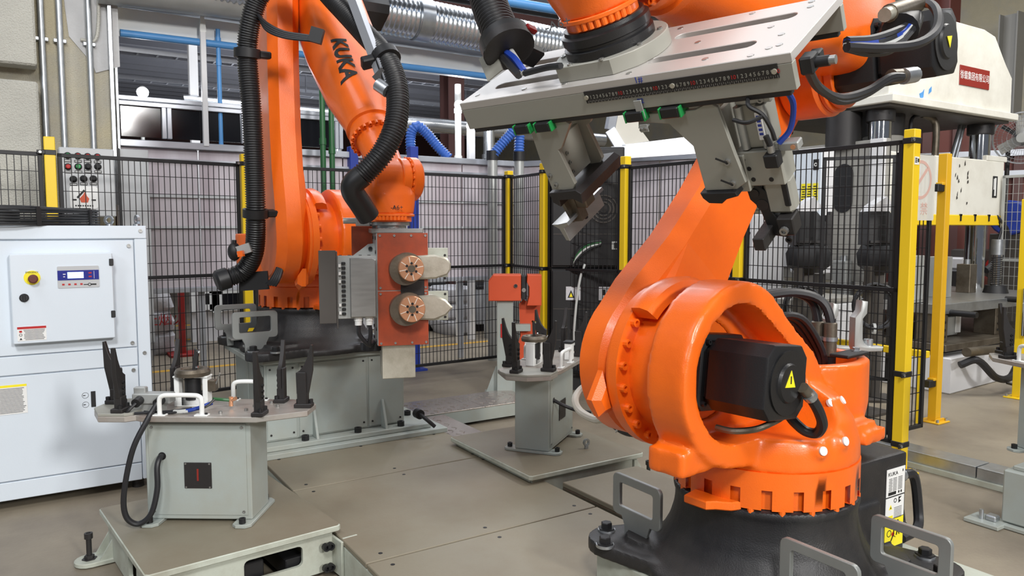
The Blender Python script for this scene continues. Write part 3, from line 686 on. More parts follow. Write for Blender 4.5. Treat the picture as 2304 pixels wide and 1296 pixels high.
    out = lo + [(.235, .16), (.185, .38), (.160, .60)] + [(.150, L2 * .7)] + circ(0, L2, .165, 18, 0, 180) + [(-.150, L2 * .7), (-.160, .60), (-.185, .38), (-.235, .16)]
    b = B(Ra).m('orange')
    b.prism(out, .175, .345, X=XZ, bev=.045, seg=1)
    b.prism(circ(0, 0, .262, 44), .16, .18, X=XZ, bev=.006)
    rp_ = [(-.155, -.1), (-.155, .16), (-.158, .24), (-.168, .34), (-.185, .46), (-.20, .52), (-.25, .52), (-.25, -.1)]
    b.prism(rp_, -.155, .155, X=YZm, bev=.02)
    arm = build('link_arm', b, t, angle=25)
    build('side_lug', B(Ra).m('orange').prism([(.09, -.235), (.13, -.282), (.19, -.258), (.205, -.16)], .17, .23, X=XZ, bev=.02), t)
    b = B(Ra).m('orange').ring((0, -.165, 0), (0, 1, 0), .266, .19, .035, 48); fl = build('bolt_flange', b, t)
    for k in range(22):
        a = 2 * math.pi * k / 22; build('flange_bolt', B(Ra).m('orange').bolt((.242 * math.cos(a), -.130, .242 * math.sin(a)), (0, 1, 0), .0135, .016), fl)
    build('gear_drum', B(X).m('orange').cyl((.35, -.15, jz), (.35, .0, jz), .208, n=48), t)
    a0 = rad(62); b = B(X @ at((.35, -.128, jz)) @ frame((0, 1, 0), (1, 0, 0)) @ M.Rotation(rad(-118), 4, 'Z')).m('orange')
    b.lathe([(.236, 0), (.258, -.01), (.282, .0), (.286, .035), (.275, .06), (.236, .075)], 18, a0=0, a1=rad(74), closed=True)
    vs = len(b.v); b.f += [list(range(6)), list(range(vs - 6, vs))]; b.mi += [0, 0]
    build('stop_arc', b, t)
    # --- elbow and forearm
    J3l = J2 + M.Rotation(beta, 4, 'Y') @ V((0, 0, L2)); P['J3'] = X @ J3l
    d = V((math.cos(gamma), 0, math.sin(gamma))); Fj = X @ at(J3l) @ frame(d, (0, 1, 0)); F3 = Fj @ M.Translation((0, off3, 0))     # x = y_local, y = across, z = along the forearm
    build('elbow_hub', B(Fj).m('orange').cyl((-.17, 0, 0), (-.02, 0, 0), .150, n=40, bev=.012).cyl((-.02, 0, 0), (.0, 0, 0), .138, n=40, bev=.004).cyl((.0, 0, 0), (.032, 0, 0), .125, n=40, bev=.004), t)
    if off3: build('elbow_neck', B(Fj).m('orange').box((-.06, off3 * .5, .02), (.20, off3, .24), .03, seg=2), t)
    b = B(F3).m('orange'); k_ = L3 / 1.4
    b.loft([(0, 0, z * k_, a, c_, e) for z, a, c_, e in ((-.17, .12, .12, .5), (-.14, .145, .145, .5), (-.06, .160, .165, .5), (.1, .17, .175, .45), (.46, .168, .165, .45), (.78, .150, .146, .55), (1.00, .124, .124, .9), (1.03, .124, .124, 1))], 40)
    fc = B(); fc.v, fc.f = list(b.v), list(b.f)
    fa = build('forearm_housing', b, t, angle=26)
    F4 = F3; F3 = F3 @ M.Translation((0, 0, .23 * k_))
    b = B(F3).m('orange').lathe([(.10, .80 * k_), (.126, .80 * k_), (.126, .83 * k_), (.113, .835 * k_), (.113, .87 * k_), (.122, .875 * k_), (.122, .90 * k_), (.10, .905 * k_)], 40)
    cl = build('wrist_collar', b, t)
    b = B(F3).m('orange')
    for k in range(24):
        a = 2 * math.pi * k / 24; b.bolt((.116 * math.cos(a), .116 * math.sin(a), .90 * k_), (0, 0, 1), .009, .016)
    stuff(build('collar_bolt', b, cl))
    build('wrist_tube', B(F3).m('orange').lathe([(.098, .90 * k_), (.092, .94 * k_), (.084, 1.0 * k_), (.080, 1.08 * k_)], 32), t); F3 = F4
    Fe = Fj @ M.Translation((.03, .05 if off3 else 0, 0)) @ frame((1, 0, 0), (0, 0, 1)) @ M.Rotation(rad(12), 4, 'Z')
    em = motor('elbow_motor', Fe, .116, .345, t)
    build('warning_triangle', B(Fe @ M.Translation((0, 0, .341))).m('label_yellow').prism([(-.02, -.016), (.02, -.016), (0, .022)], 0, .0015), em)
    for k, (x, y) in enumerate(((-.065, .05), (.065, .05), (0, -.07))):
        motor('wrist_motor', F3 @ M.Translation((x, y, -.16)) @ frame((0, 0, -1), (1, 0, 0)), .055, .26, t)
    # --- wrist
    Wc = F3 @ V((0, 0, L3)); P['wrist'] = Wc
    fd = V(fdir).normalized(); ax = (F3.col[2].to_3d().cross(fd)).normalized()
    if ax.dot(F3.col[0].to_3d()) < 0: ax = -ax
    Fw = frame(fd, ax, Wc)                              # x = bend axis, z = towards the flange
    b = B(Fw).m('orange'); dl = Fw.inverted().to_3x3() @ F3.col[2].to_3d()
    b.cyl((0, 0, 0), V(dl) * -.15, .084, .084, n=28); b.cyl((-.105, 0, 0), (.035, 0, 0), .092, n=30)
    b.loft([(-.02, 0, -.02, .115, .08, .6), (-.012, 0, .08, .122, .10, .6), (0, 0, .15, .108, .106, .9), (0, 0, .17, .106, .106, 1)], 32)
    wr = build('wrist_fork', cast(b, .006, 4), t)
    build('bend_drum', B(Fw).m('orange').cyl((.03, 0, 0), (.075, 0, 0), .098, n=36, bev=.004).cyl((.078, 0, 0), (.135, 0, 0), .104, n=36, bev=.01), t)
    b = B(Fw).m('orange')
    for k in range(20):
        a = 2 * math.pi * k / 20; b.bolt((.074, .098 * math.cos(a), .098 * math.sin(a)), (1, 0, 0), .007, .006)
    stuff(build('drum_bolt', b, wr))
    b = B(Fw).m('orange').cyl((0, 0, .168), (0, 0, .180), .112, n=40, bev=.002).cyl((0, 0, .18), (0, 0, .205), .098, n=40, bev=.002); fl2 = build('wrist_flange', b, t)
    b = B(Fw).m('orange')
    vd = Fw.inverted().to_3x3() @ (V((0, 0, EYE)) - Wc); ANG = math.atan2(vd.y, vd.x) - .7
    for k in range(9): a_ = ANG + .17 * k; b.cyl((.102 * math.cos(a_), .102 * math.sin(a_), .178), (.102 * math.cos(a_), .102 * math.sin(a_), .198), .009, n=10)
    stuff(build('flange_screw', b, fl2))
    P.update(X=X, F3=F3, Fw=Fw, t=t, fc=fc, fa=fa, wr=wr, Ra=Ra); return P
def clip_ring(parent, c, d, r, lug=None):                # black hose clamp with its red catch
    F = frame(d, lug, c); b = B(F).m('black').ring((0, 0, -.022), (0, 0, 1), r + .014, r - .004, .044, 22).box((r + .035, 0, 0), (.06, .06, .036), .006)
    k = build('hose_clamp', b, parent); build('red_catch', B(F).m('ink_red').box((r * .5, r + .012, 0), (.035, .016, .022), .003), k)
    return k
def hose(parent, pts, r, nm='dress_hose', **kw):
    return build(nm, B().m('rubber').tube(pts, r, 18, ridge=r * .12, pitch=.0125, **kw), parent, angle=70)
# rear robot: roller welding tool, standing on its pedestal
RL = robot('articulated_robot', 'rear orange robot on a pale pedestal with a corrugated hose along its upright arm', (1.452, 4.62, .72), rad(-90), rad(0), rad(-49), 1.35, 1.40, (0, 0, -1), [(.27, -.40, 0), (-.20, -.40, 0)])
t = RL['t']; WORLD[t.name] = RL['X']
P = [T(x, y, d) for x, y, d in ((505, 628, 4.05), (548, 610, 4.08), (572, 565, 4.05), (575, 480, 4.0), (572, 380, 3.98), (566, 250, 3.95), (556, 120, 3.93), (566, 40, 3.9), (590, -20, 3.88), (640, -60, 3.85), (700, -50, 3.8), (755, 5, 3.72), (815, 70, 3.62), (868, 130, 3.5), (893, 200, 3.42), (890, 280, 3.36), (860, 345, 3.33), (815, 395, 3.33))]
hose(t, P, .051)
b = B().m('rubber').tube([P[-1], T(796, 412, 3.33), T(793, 430, 3.34), T(812, 460, 3.38), T(830, 488, 3.42)], .05, 18); build('hose_elbow', b, t)
b = B().m('rubber').cyl(P[0] - V((.045, 0, .012)), P[0] + V((.03, 0, .01)), .058, n=20, bev=.012); build('hose_end', b, t)
for i, lug in ((3, (1, 0, 0)), (6, (1, 0, 0)), (13, (-1, .2, -.3))): clip_ring(t, P[i], P[i + 1] - P[i - 1], .051, lug)
b = B().m('cable')
for k in range(4): b.tube([T(574 + k * 3, 26 + k * 4, 3.9), T(600, 52 + k * 5, 3.8), T(640, 72 + k * 4, 3.75), T(700, 82 + k * 3, 3.72), T(716, 92, 3.72)], .008, 6)
build('cable_bundle', b, t)
build('cable_bracket', B().m('black').bar(T(698, 76, 3.72), T(726, 84, 3.72), .07, .03), t)
b = B().m('cable')
for k in range(4): b.tube([T(600 + k * 6, 640 + k, 4.05), T(612 + k * 5, 628, 4.05), T(626 + k * 3, 600, 4.08), T(630 + k * 2, 570, 4.12)], .010, 6)
b.m('black').bar(T(540, 634, 4.1), T(604, 630, 4.1), .1, .012, (0, 0, 1)); build('hose_tray', b, t)
b = B().m('black').sphere(T(527, 566, 4.0), .035, 14, (1, 1, 1.4)).cyl(T(527, 548, 4.0), T(527, 540, 4.0), .012); b.m('zinc').bar(T(535, 566, 4.0), T(566, 556, 4.0), .05); b.m('orange').bar(T(536, 572, 3.95), T(548, 570, 3.95), .03); build('valve_block', b, t)
b = B().m('alu'); b.bar(T(785, -30, 3.6), T(872, 205, 3.42), .05, .03); b.m('black').bar(T(797, -10, 3.575), T(868, 196, 3.4), .008, .006); build('hose_rail', b, t)
b = B().m('dark_steel').bar(T(850, 165, 3.45), T(870, 185, 3.45), .06); b.m('galv').cyl(T(850, 190, 3.42), T(872, 205, 3.40), .03, n=14); build('rail_clamp', b, t)
nrm = (uv(-.35, -1, .15)).normalized()
dL = RL['F3'].col[2].to_3d(); nL = (nrm - dL * nrm.dot(dL)).normalized()
c0 = T(760, 148, 3.7)
lt = lettering('KUKA', .104, RL['F3'] @ M.Translation((-.095, .2, .715)) @ frame((0, 1, 0), (0, 0, 1)), RL['fa'], 'ink', sx=1.0, ext=0, bold=.035); conform(lt, RL['fc'], RL['F3'].col[1].to_3d())
lt = lettering('-A6+', .028, frame(uv(0, -1, 0), uv(1, 0, 0), T(893, 467, 3.50)), RL['wr'], 'ink', ext=.0008)
# near robot: plate gripper
NZ = uv(.35, .40, -.85).normalized()
RR = robot('articulated_robot', 'near large orange robot on a black base carrying the grey plate gripper', (2.10, 1.68, .285), rad(187.5), rad(-38), rad(.4), 1.27, 1.348, NZ, [(.30, -.31, 0), (.27, .41, 0), (-.12, .45, 0)], rad(-7.5), .03, .055, .15)
t = RR['t']
lt = lettering('-A6+', .032, frame(uv(-.15, -1, .15), uv(1, -.25, .3), T(1255, 55, 1.93)), RR['wr'], 'ink', ext=.0008)
for k in ('J3', 'wrist'): print(k, RL[k], RR[k])

b = B().m('worn_steel').cyl(T(1806, 872, 2.12), T(1824, 893, 2.14), .017, n=14); b.m('galv').cyl(T(1818, 886, 2.13), T(1825, 894, 2.14), .020, n=14)
b.m('cable').tube([T(1824, 893, 2.14), T(1842, 925, 2.16), T(1850, 955, 2.19), T(1838, 974, 2.22), T(1812, 970, 2.24), T(1788, 950, 2.25), T(1776, 935, 2.26)], .016, 10); build('motor_cable', b, t)
build('grease_hose', B().m('worn_steel').tube([T(1612, 962, 2.22), T(1650, 970, 2.18), T(1700, 966, 2.16), T(1740, 950, 2.18), T(1758, 940, 2.22)], .010, 8), t)
for dx, dd, nm in ((0, 2.86, 'lifting_eye'), (-62, 3.02, 'lifting_eye')):
    F = frame(uv(.1, -1, 0), uv(1, .1, 0), T(1912 + dx, 788, dd)); hk = [(0, 0), (.105, 0), (.11, .018), (.05, .022), (.032, .034), (.026, .05), (.024, .125), (.04, .145), (.042, .19), (.016, .195), (.012, .155), (-.008, .13), (-.008, .02)]
    e_ = build(nm, B(F).m('zinc').prism(hk, 0, .045, bev=.006, seg=2), t)
    if dx == 0: build('eye_bolt', B().m('galv').bolt(F @ V((.06, .02, .022)), (0, 0, 1), .017, .025), e_)

b = B().m('cable')
for k in range(3): b.tube([T(1352 + 6 * k, 900, 2.86), T(1362 + 8 * k, 930, 2.82), T(1384 + 8 * k, 958, 2.78), T(1416 + 6 * k, 974, 2.72), T(1462, 972, 2.66)], .014, 8)
b.m('cable_pale').tube([T(1352, 928, 2.83), T(1362, 926, 2.79), T(1384, 922, 2.77)], .004, 5).tube([T(1386, 972, 2.76), T(1394, 958, 2.73), T(1404, 946, 2.72)], .004, 5); build('dress_cable', b, t)
build('air_hose', B().m('label_cream').tube([T(1340, 858, 3.2), T(1308, 876, 3.2), T(1294, 900, 3.15), T(1306, 926, 3.1), T(1340, 944, 3.0), T(1362, 940, 2.9)], .016, 9), t)
# ---------------------------------------------------------------- machine skid with its floor plates
t = thing('machine_skid', 'long pale steel skid of floor plates between the two fixtures', 'platform', (1.6, 2.6, 0))
vb = [0.3, 0.85, 1.757, 2.668, 3.625, 4.235]
for i in range(5):
    pl = build('floor_plate', B().m('plate_paint').box((1.60, (vb[i] + vb[i + 1]) / 2, .158), (1.125, vb[i + 1] - vb[i] - .011, .022), .003), t)
    b = B().m('black')
    for u in (1.12, 1.6, 2.08):
        for v in (vb[i] + .06, vb[i + 1] - .06): b.cyl((u, v, .1688), (u, v, .1698), .009, n=10)
    stuff(build('plate_screw', b, pl))
for u in (1.085, 2.115): build('side_beam', B().m('skid_paint').box((u, 2.2, .073), (.09, 4.0, .146), .006), t)
for v in (.5, 1.757, 2.668, 3.625): build('cross_beam', B().m('dark_steel').box((1.6, v, .07), (.92, .08, .13), .006), t)
t = thing('robot_skid', 'dirty steel skid plate beside the floor plates under the near robot', 'platform', (2.3, 2.0, 0))
build('top_plate', B().m('plate_paint').box((2.47, 2.10, .162), (.50, 1.82, .024), .003), t)
build('web_beam', B().m('worn_steel').box((2.235, 2.10, .075), (.03, 1.82, .148), .003), t)
build('web_beam', B().m('skid_paint').box((2.70, 2.10, .075), (.03, 1.82, .148), .003), t)
build('robot_plate', B().m('skid_paint').prism([(1.70, 1.0), (2.62, 1.0), (2.70, 1.1), (2.70, 2.06), (2.62, 2.15), (1.76, 2.15), (1.70, 2.09)], .1745, .284, bev=.006), t)
# ---------------------------------------------------------------- robot pedestal
t = thing('robot_pedestal', 'pale steel pedestal box carrying the rear orange robot', 'pedestal', (1.5, 4.62, 0))
def octp(x0, x1, y0, y1, c): return [(x0 + c, y0), (x1 - c, y0), (x1, y0 + c), (x1, y1 - c), (x1 - c, y1), (x0 + c, y1), (x0, y1 - c), (x0, y0 + c)]
build('top_plate', B().m('pale_paint').prism(octp(1.02, 2.02, 4.27, 5.06, .045), .690, .7195, bev=.003), t)
build('column', B().m('pale_paint').box((1.52, 4.68, .46), (.86, .70, .46), .004), t)
for u0, u1 in ((1.10, 1.27), (1.285, 1.70), (1.715, 1.94)):
    p_ = build('side_panel', B().m('pale_paint').box(((u0 + u1) / 2, 4.327, .455), (u1 - u0, .006, .43), .002), t)
    for u in (u0 + .02, u1 - .02):
        for z in (.27, .65): build('panel_screw', B().m('dark_steel').bolt((u, 4.324, z), (0, -1, 0), .006, .004), p_)
for v0, v1 in ((4.35, 4.67), (4.69, 5.01)): build('side_panel', B().m('pale_paint').box((1.087, (v0 + v1) / 2, .455), (.006, v1 - v0, .43), .002), t)
build('base_plate', B().m('pale_paint').box((1.56, 4.66, .2145), (1.06, .86, .028), .003), t)
build('ground_plate', B().m('pale_paint').box((1.60, 4.66, .184), (1.16, .96, .030), .003), t)
build('ground_frame', B().m('skid_paint').box((1.60, 4.70, .08), (1.10, .86, .16), .006), t)
for u, v in ((1.30, 4.27), (1.62, 4.27), (1.90, 4.27), (2.05, 4.5)):
    build('anchor_bolt', B().m('black').bolt((u, v, .2285), (0, 0, 1), .022, .03), t)
for u in (1.37, 1.80): build('gusset', B().m('pale_paint').prism([(0, 0), (-.075, 0), (-.012, .17), (0, .17)], -.008, .008, X=M.Translation((u, 4.327, .2285)) @ YZm, bev=.002), t)
build('cable_plug', B().m('black').cyl((2.0, 4.25, .30), (2.0, 4.2, .30), .03).m('cable').tube([(2.0, 4.2, .30), (2.0, 4.12, .29), (2.05, 4.10, .24)], .012), t)
# ---------------------------------------------------------------- fixture skids
def fixture_skid(label, x0, x1, y0, y1, feet, rz=0.0, slots=True):
    cx_, cy_ = (x0 + x1) / 2, (y0 + y1) / 2; n0 = len(bpy.data.objects)
    t = thing('fixture_skid', label, 'platform', (cx_, cy_, 0))
    tp_ = build('top_plate', B().m('skid_paint').prism(octp(x0, x1, y0, y1, .012), .190, .2145, bev=.003), t)
    build('worn_top', B().m('plate_paint').prism(octp(x0 + .004, x1 - .004, y0 + .004, y1 - .004, .012), .2144, .2153), tp_)
    XZf = lambda v: M(((1, 0, 0, 0), (0, 0, -1, v), (0, 1, 0, 0), (0, 0, 0, 1)))
    YZf = lambda u: M(((0, 0, 1, u), (1, 0, 0, 0), (0, 1, 0, 0), (0, 0, 0, 1)))
    for v in (y0 + .035, y1 - .035):
        a, c = x0 + .03, x1 - .03
        build('side_web', B().m('skid_paint').prism([(a, .02), (c, .02), (c, .19), (a, .19)], -.008, .008, [rrect((a + c) / 2 + .10, .115, .24, .085, .02)] if slots else (), X=XZf(v)), t)
    for u in (x0 + .035, x1 - .035):
        a, c = y0 + .045, y1 - .045
        build('side_web', B().m('skid_paint').prism([(a, .02), (c, .02), (c, .19), (a, .19)], -.008, .008, [rrect((a + c) / 2 - .08, .10, .14, .10, .012)], X=YZf(u)), t)
    build('weld_bead', B().m('skid_paint').tube([(x0 + .03, y0 + .024, .187), (x1 - .03, y0 + .024, .187)], .006, 6, smooth=False).tube([(x0 + .024, y0 + .03, .187), (x0 + .024, y1 - .03, .187)], .006, 6, smooth=False), t)
    build('inner_beam', B().m('black').box(((x0 + x1) / 2, (y0 + y1) / 2, .08), (.14, y1 - y0 - .12, .1), .004).box(((x0 + x1) / 2 + .2, (y0 + y1) / 2, .06), (.08, y1 - y0 - .12, .08), .004), t)
    for fx, fy, dx, dy in feet:
        b = B(at((fx, fy, 0), math.atan2(dy, dx))).m('skid_paint')
        b.prism([(-.12, -.06), (.03, -.06)] + circ(.03, 0, .06, 9, -90, 90)[1:-1] + [(.03, .06), (-.12, .06)], .004, .024, bev=.003)
        for s in (-.045, .045): b.prism([(-.12, 0), (.0, 0), (-.10, .16), (-.12, .16)], s - .005, s + .005, X=M(((1, 0, 0, 0), (0, 0, -1, 0), (0, 1, 0, .02), (0, 0, 0, 1))))
        f = build('levelling_foot', b, t)
        bb = B().m('dark_steel').cyl((fx + .03 * dx, fy + .03 * dy, .0), (fx + .03 * dx, fy + .03 * dy, .125), .011, n=12)
        bb.bolt((fx + .03 * dx, fy + .03 * dy, .024), (0, 0, 1), .020, .018, True); bb.bolt((fx + .03 * dx, fy + .03 * dy, .115), (0, 0, 1), .017, .024)
        build('jack_screw', bb, f)
    t.rotation_euler.z = rz; return t
SK1 = fixture_skid('pale steel skid under the numbered fixture at the lower left', .25, 1.01, 2.94, 3.78, [(.225, 3.71, -1, 0), (.225, 3.03, -1, 0)], rad(6))
b = B().m('skid_paint').box((.985, 2.930, .09), (.012, .10, .15), .002).box((1.03, 2.905, .09), (.07, .014, .16), .003); bk = build('joint_bracket', b, SK1)
for z in (.05, .14):
    for u in (.955, .975): build('joint_bolt', B().m('black').bolt((u - .02, 2.94, z), (0, -1, 0), .016, .022), bk)
SK2 = fixture_skid('pale steel skid under the rear fixture beside the near robot', 2.062, 2.822, 3.066, 3.925, [(2.88, 3.125, 1, 0), (2.88, 3.84, 1, 0)], 0.0, False)
eb = B().m('galv').ring((0, -.006, .035), (0, 1, 0), .021, .011, .012, 20).cyl((0, 0, 0), (0, 0, .016), .012, n=14); eb.v = [p + V((2.60, 3.30, .2155)) for p in eb.v]
build('lifting_eye', eb, SK2)
# ---------------------------------------------------------------- locating fixtures
def hose_on(b, m_, pts, r): b.m(m_).tube(pts, r, 7)
def fixture(label, loc, rz, num=None, boxed=True, over=0.0):
    t = thing('locating_fixture', label, 'fixture', loc, rz); X = at(loc, rz); hz = .422
    for x in (-.195, .195):
        b = B(X).m('pale_paint').prism(octp(x - .04, x + .04, -.165, .165, .02), 0, .014, bev=.002); f = build('foot_bar', b, t)
        for y in (-.14, .14): build('foot_bolt', B(X).m('black').bolt((x, y, .014), (0, 0, 1), .014, .022), f)
    b = B(X).m('pale_paint').box((0, 0, .014 + hz / 2), (.445, .20, hz), .004)
    build('column', b, t)
    XZc = X @ M(((1, 0, 0, 0), (0, 0, -1, -.100), (0, 1, 0, 0), (0, 0, 0, 1)))
    sl = [(-.2225, .272), (-.160, .272)] + circ(-.160, .286, .014, 8, -90, 90) + [(-.2225, .30)]
    fr = build('front_panel', B(XZc).m('pale_paint').prism([(-.205, .035), (.205, .035), (.205, .425), (-.205, .425)], .0, .004, [circ(-.150, .286, .016, 14)]), t)
    for x in (-.19, .19):
        for z in (.05, .41): build('panel_screw', B(X).m('steel').bolt((x, -.104, z), (0, -1, 0), .006, .004), fr)
    build('cable_hole', B(X).m('black').cyl((-.150, -.1035, .286), (-.150, -.1045, .286), .017, n=16), fr)
    if num is not None:
        np_ = build('number_plate', B(X).m('dark_steel').box((.0, -.106, .205), (.115, .004, .11), .001), t)
        if num: lettering(num, .075, X @ at((0, -.1085, .205)) @ frame((0, -1, 0), (1, 0, 0)), np_, 'plaque_red')
        for x in (-.05, .05):
            for z in (.155, .255): build('rivet', B(X).m('steel').cyl((x, -.108, z), (x, -.110, z), .004, n=8), np_)
    for x in (-.12, .05): build('shim', B(X).m('black').box((x, -.06, .440), (.09, .06, .008)), t)
    # table plate
    zp = .444
    out = [(-.455, -.06), (-.38, -.165), (-.27, -.165), (-.235, -.14), (-.20, -.16), (.27, -.16), (.45, -.05), (.45, .08), (.33, .17), (-.30, .17), (-.455, .06)]
    tb = build('table_plate', B(X).m('raw_plate').prism(out, zp, zp + .024, bev=.003), t); zt = zp + .024
    build('wing_plate', B(X).m('tool_grey').prism([(-.455, -.06), (-.38, -.165), (-.27, -.165), (-.245, -.145), (-.245, .10), (-.40, .12), (-.455, .06)], zt, zt + .012, bev=.002), t)
    # six curved locating blades on bolted blocks
    pr = [(-.045, .27), (-.036, .272), (-.022, .222), (-.006, .185), (.014, .160), (.030, .150), (.028, .06), (-.022, .06), (-.026, .08), (-.042, .16)]
    for x, y, a in ((-.405, .02, 0), (-.305, -.125, 90), (-.20, .14, -90), (.275, -.125, 90), (.285, .12, -90), (.415, .02, 180)):
        Y = X @ at((x, y, zt + (.012 if x < -.25 else 0)), rad(a))
        b = B(Y).m('dark_steel').prism(pr, -.009, .009, X=XZ, bev=.0015); bl = build('locating_blade', b, t)
        build('blade_block', B(Y).m('dark_steel').box((0, 0, .009), (.075, .05, .018), .003).box((.003, .0, .04), (.046, .026, .05), .003).box((.004, .014, .085), (.04, .012, .14), .003), bl)
        b = B(Y).m('black')
        for sx in (-.027, .027): b.bolt((sx, -.012, .018), (0, 0, 1), .010, .014)
        for z in (.075, .098, .121): b.bolt((.008, -.009, z), (0, -1, 0), .0075, .006)
        stuff(build('blade_bolt', b, bl))
    # round clamping unit on white legs
    Y = X @ at((-.075, .04, zt))
    b = B(Y).m('white_trim')
    for x in (-.062, .062): b.box((x, 0, .066), (.022, .05, .132), .003)
    b.box((0, 0, .130), (.15, .06, .008), .002); b.box((0, -.022, .02), (.12, .006, .04), .002); un = build('clamp_stand', b, t)
    build('clamp_core', B(Y).m('black').cyl((0, 0, .03), (0, 0, .128), .034, n=20).box((0, 0, .03), (.08, .05, .05)), un)
    build('clamp_ring', B(Y).m('worn_steel').lathe([(.042, .134), (.072, .134), (.074, .150), (.066, .163), (.048, .164), (.042, .156)], 32, closed=True), un)
    b = B(Y).m('dark_steel').bar((.005, 0, .12), (.018, .01, .245), .018, .012); b.m('chrome').cyl((.03, .004, .235), (.008, .014, .243), .006, n=10); b.cyl((.02, -.01, .17), (.03, -.01, .172), .005, n=10); build('clamp_lever', b, un)
    build('valve_body', B(Y).m('worn_steel').box((.085, .0, .09), (.04, .04, .05), .004).m('steel').cyl((.11, -.02, .10), (.135, -.035, .15), .003, n=6), un)
    def uhandle(p, q, h, yy):
        b = B(X).m('white_trim'); b.tube([(p, yy, zt), (p, yy, zt + h * .75), (p + .012, yy, zt + h * .95), (p + .04, yy, zt + h), (q - .04, yy, zt + h), (q - .012, yy, zt + h * .95), (q, yy, zt + h * .75), (q, yy, zt)], .0095, 10, 4)
        k = build('grab_handle', b, t)
        for u in (p, q): build('handle_foot', B(X).m('white_trim').box((u, yy, zt + .003), (.055, .03, .006), .001).m('black').bolt((u + .018, yy, zt + .006), (0, 0, 1), .006, .006), k)
    uhandle(-.135, .04, .085, -.140); uhandle(.06, .19, .085, .145)
    if boxed:
        Z = X @ at((-.20, -.055, zt))
        jb = build('junction_box', B(Z).m('zinc').box((0, 0, .055), (.16, .06, .045), .005).box((-.06, .01, .085), (.05, .03, .03), .004).box((0, .0, .017), (.09, .04, .034)), t)
        for x in (-.045, .045): build('cable_gland', B(Z).m('black').cyl((x, -.03, .052), (x, -.065, .045), .019, n=14), jb)
        b = B(X).m('cable').tube([(-.155, -.118, zt + .045), (-.175, -.16, zt - .01), (-.222, -.20, .34), (-.262, -.205, .16), (-.262, -.195, .06), (-.225, -.175, .022), (-.175, -.165, .06), (-.150, -.155, .16), (-.152, -.145, .25), (-.150, -.125, .284), (-.150, -.095, .288)], .0115, 10, 7)
        build('power_cable', b, t)
        b = B(X); hose_on(b, 'cable', [(-.245, -.118, zt + .045), (-.265, -.14, zt + .02), (-.27, -.135, zt + .006), (-.20, -.12, zt + .006), (-.10, -.11, zt + .010), (-.02, -.10, zt + .02)], .007)
        hose_on(b, 'cable', [(-.22, -.10, zt + .006), (-.12, -.125, zt + .006), (.02, -.09, zt + .02), (.06, -.06, zt + .05)], .005)
        hose_on(b, 'cable_blue', [(-.05, -.115, zt + .010), (.0, -.10, zt + .02), (.05, -.06, zt + .035)], .008); hose_on(b, 'pipe_green', [(.05, -.05, zt + .05), (.08, -.02, zt + .04), (.11, -.01, zt + .035)], .007)
        hose_on(b, 'cable_pale', [(-.09, -.11, zt + .008), (-.06, -.115, zt + .010), (-.03, -.11, zt + .012)], .009)
        build('air_lines', b, t)
        b = B(X).m('copper').cyl((.11, -.01, zt + .01), (.11, -.01, zt + .05), .009, n=10).cyl((.11, -.01, zt + .035), (.135, -.015, zt + .045), .008, n=10)
        build('brass_fitting', b, t)
        for x, y in ((.20, .02), (.205, .05), (.25, .09), (.19, -.05), (.30, .02), (.10, -.10)): build('table_bolt', B(X).m('steel').bolt((x, y, zt), (0, 0, 1), .008, .010), t)
    else:
        Z = X @ at((.14, -.10, zt)); build('white_bracket', B(Z).m('white_trim').box((0, 0, .05), (.05, .045, .10), .004).m('black').box((0, .0, .105), (.07, .06, .012), .003), t)
        b = B(X); hose_on(b, 'cable', [(-.150, -.10, .288), (-.14, -.16, .26), (-.10, -.22, .23), (.0, -.27, .20)], .010)
        build('trailing_cable', b, t)
    return t
fixture('locating fixture with number plate 1 and looped black cable, lower left', (.612, 3.405, .2155), rad(-33.7), '1')
fixture('locating fixture with six dark blades in front of the orange topped stand', (2.475, 3.53, .2155), rad(35.8), '', False)
# ---------------------------------------------------------------- white chiller cabinet
CV = 4.58
t = thing('chiller_cabinet', 'white chiller cabinet with a blue lit display and fan grille on top', 'chiller', (-.1, CV, 0))
u0, u1 = -.70, .54
build('body', B().m('white_paint').box(((u0 + u1) / 2, CV + .41, .765), (u1 - u0, .80, 1.40), .01), t)
build('corner_post', B().m('white_paint').box((u1 - .031, CV + .005, .729), (.062, .03, 1.333), .003), t)
build('top_rail', B().m('white_paint').box(((u0 + u1) / 2, CV + .005, 1.432), (u1 - u0, .03, .07), .004), t)
build('upper_panel', B().m('white_paint').box(((u0 + .474) / 2, CV + .003, 1.098), (.474 - u0, .02, .582), .003), t)
build('middle_panel', B().m('white_paint').box(((u0 + .474) / 2, CV + .003, .754), (.474 - u0, .02, .096), .003), t)
build('lower_panel', B().m('white_paint').box(((u0 + .474) / 2, CV + .003, .43), (.474 - u0, .02, .54), .003), t)
build('plinth', B().m('white_paint').box(((u0 + .474) / 2, CV + .003, .107), (.474 - u0, .02, .094), .003), t)
for u in (u0 + .1, u1 - .08):
    for v in (CV + .08, CV + .74): build('foot', B().m('dark_steel').cyl((u, v, 0), (u, v, .07), .03, n=14), t)
for x, z in ((.51, 1.44), (.45, 1.36), (.45, .83), (.508, .77), (.45, .68), (.508, .12)): build('screw', B().m('steel').bolt((x, CV - .012, z), (0, -1, 0), .010, .006), t)
dr = build('control_door', B().m('white_paint').box((.137, CV - .042, 1.098), (.455, .066, .452), .004), t)
XZd = M(((1, 0, 0, 0), (0, 0, -1, CV - .075), (0, 1, 0, 0), (0, 0, 0, 1)))
b = B(XZd).m('label_yellow').cyl((.002, 1.205, 0), (.002, 1.205, .004), .036, n=28); es = build('emergency_stop', b, dr)
bb = B(XZd).m('roof_red').lathe([(.012, .0), (.012, .02), (.022, .022), (.022, .034), (.016, .038)], 20, at((.006, 1.200, 0))); b = bb; build('stop_button', b, es)
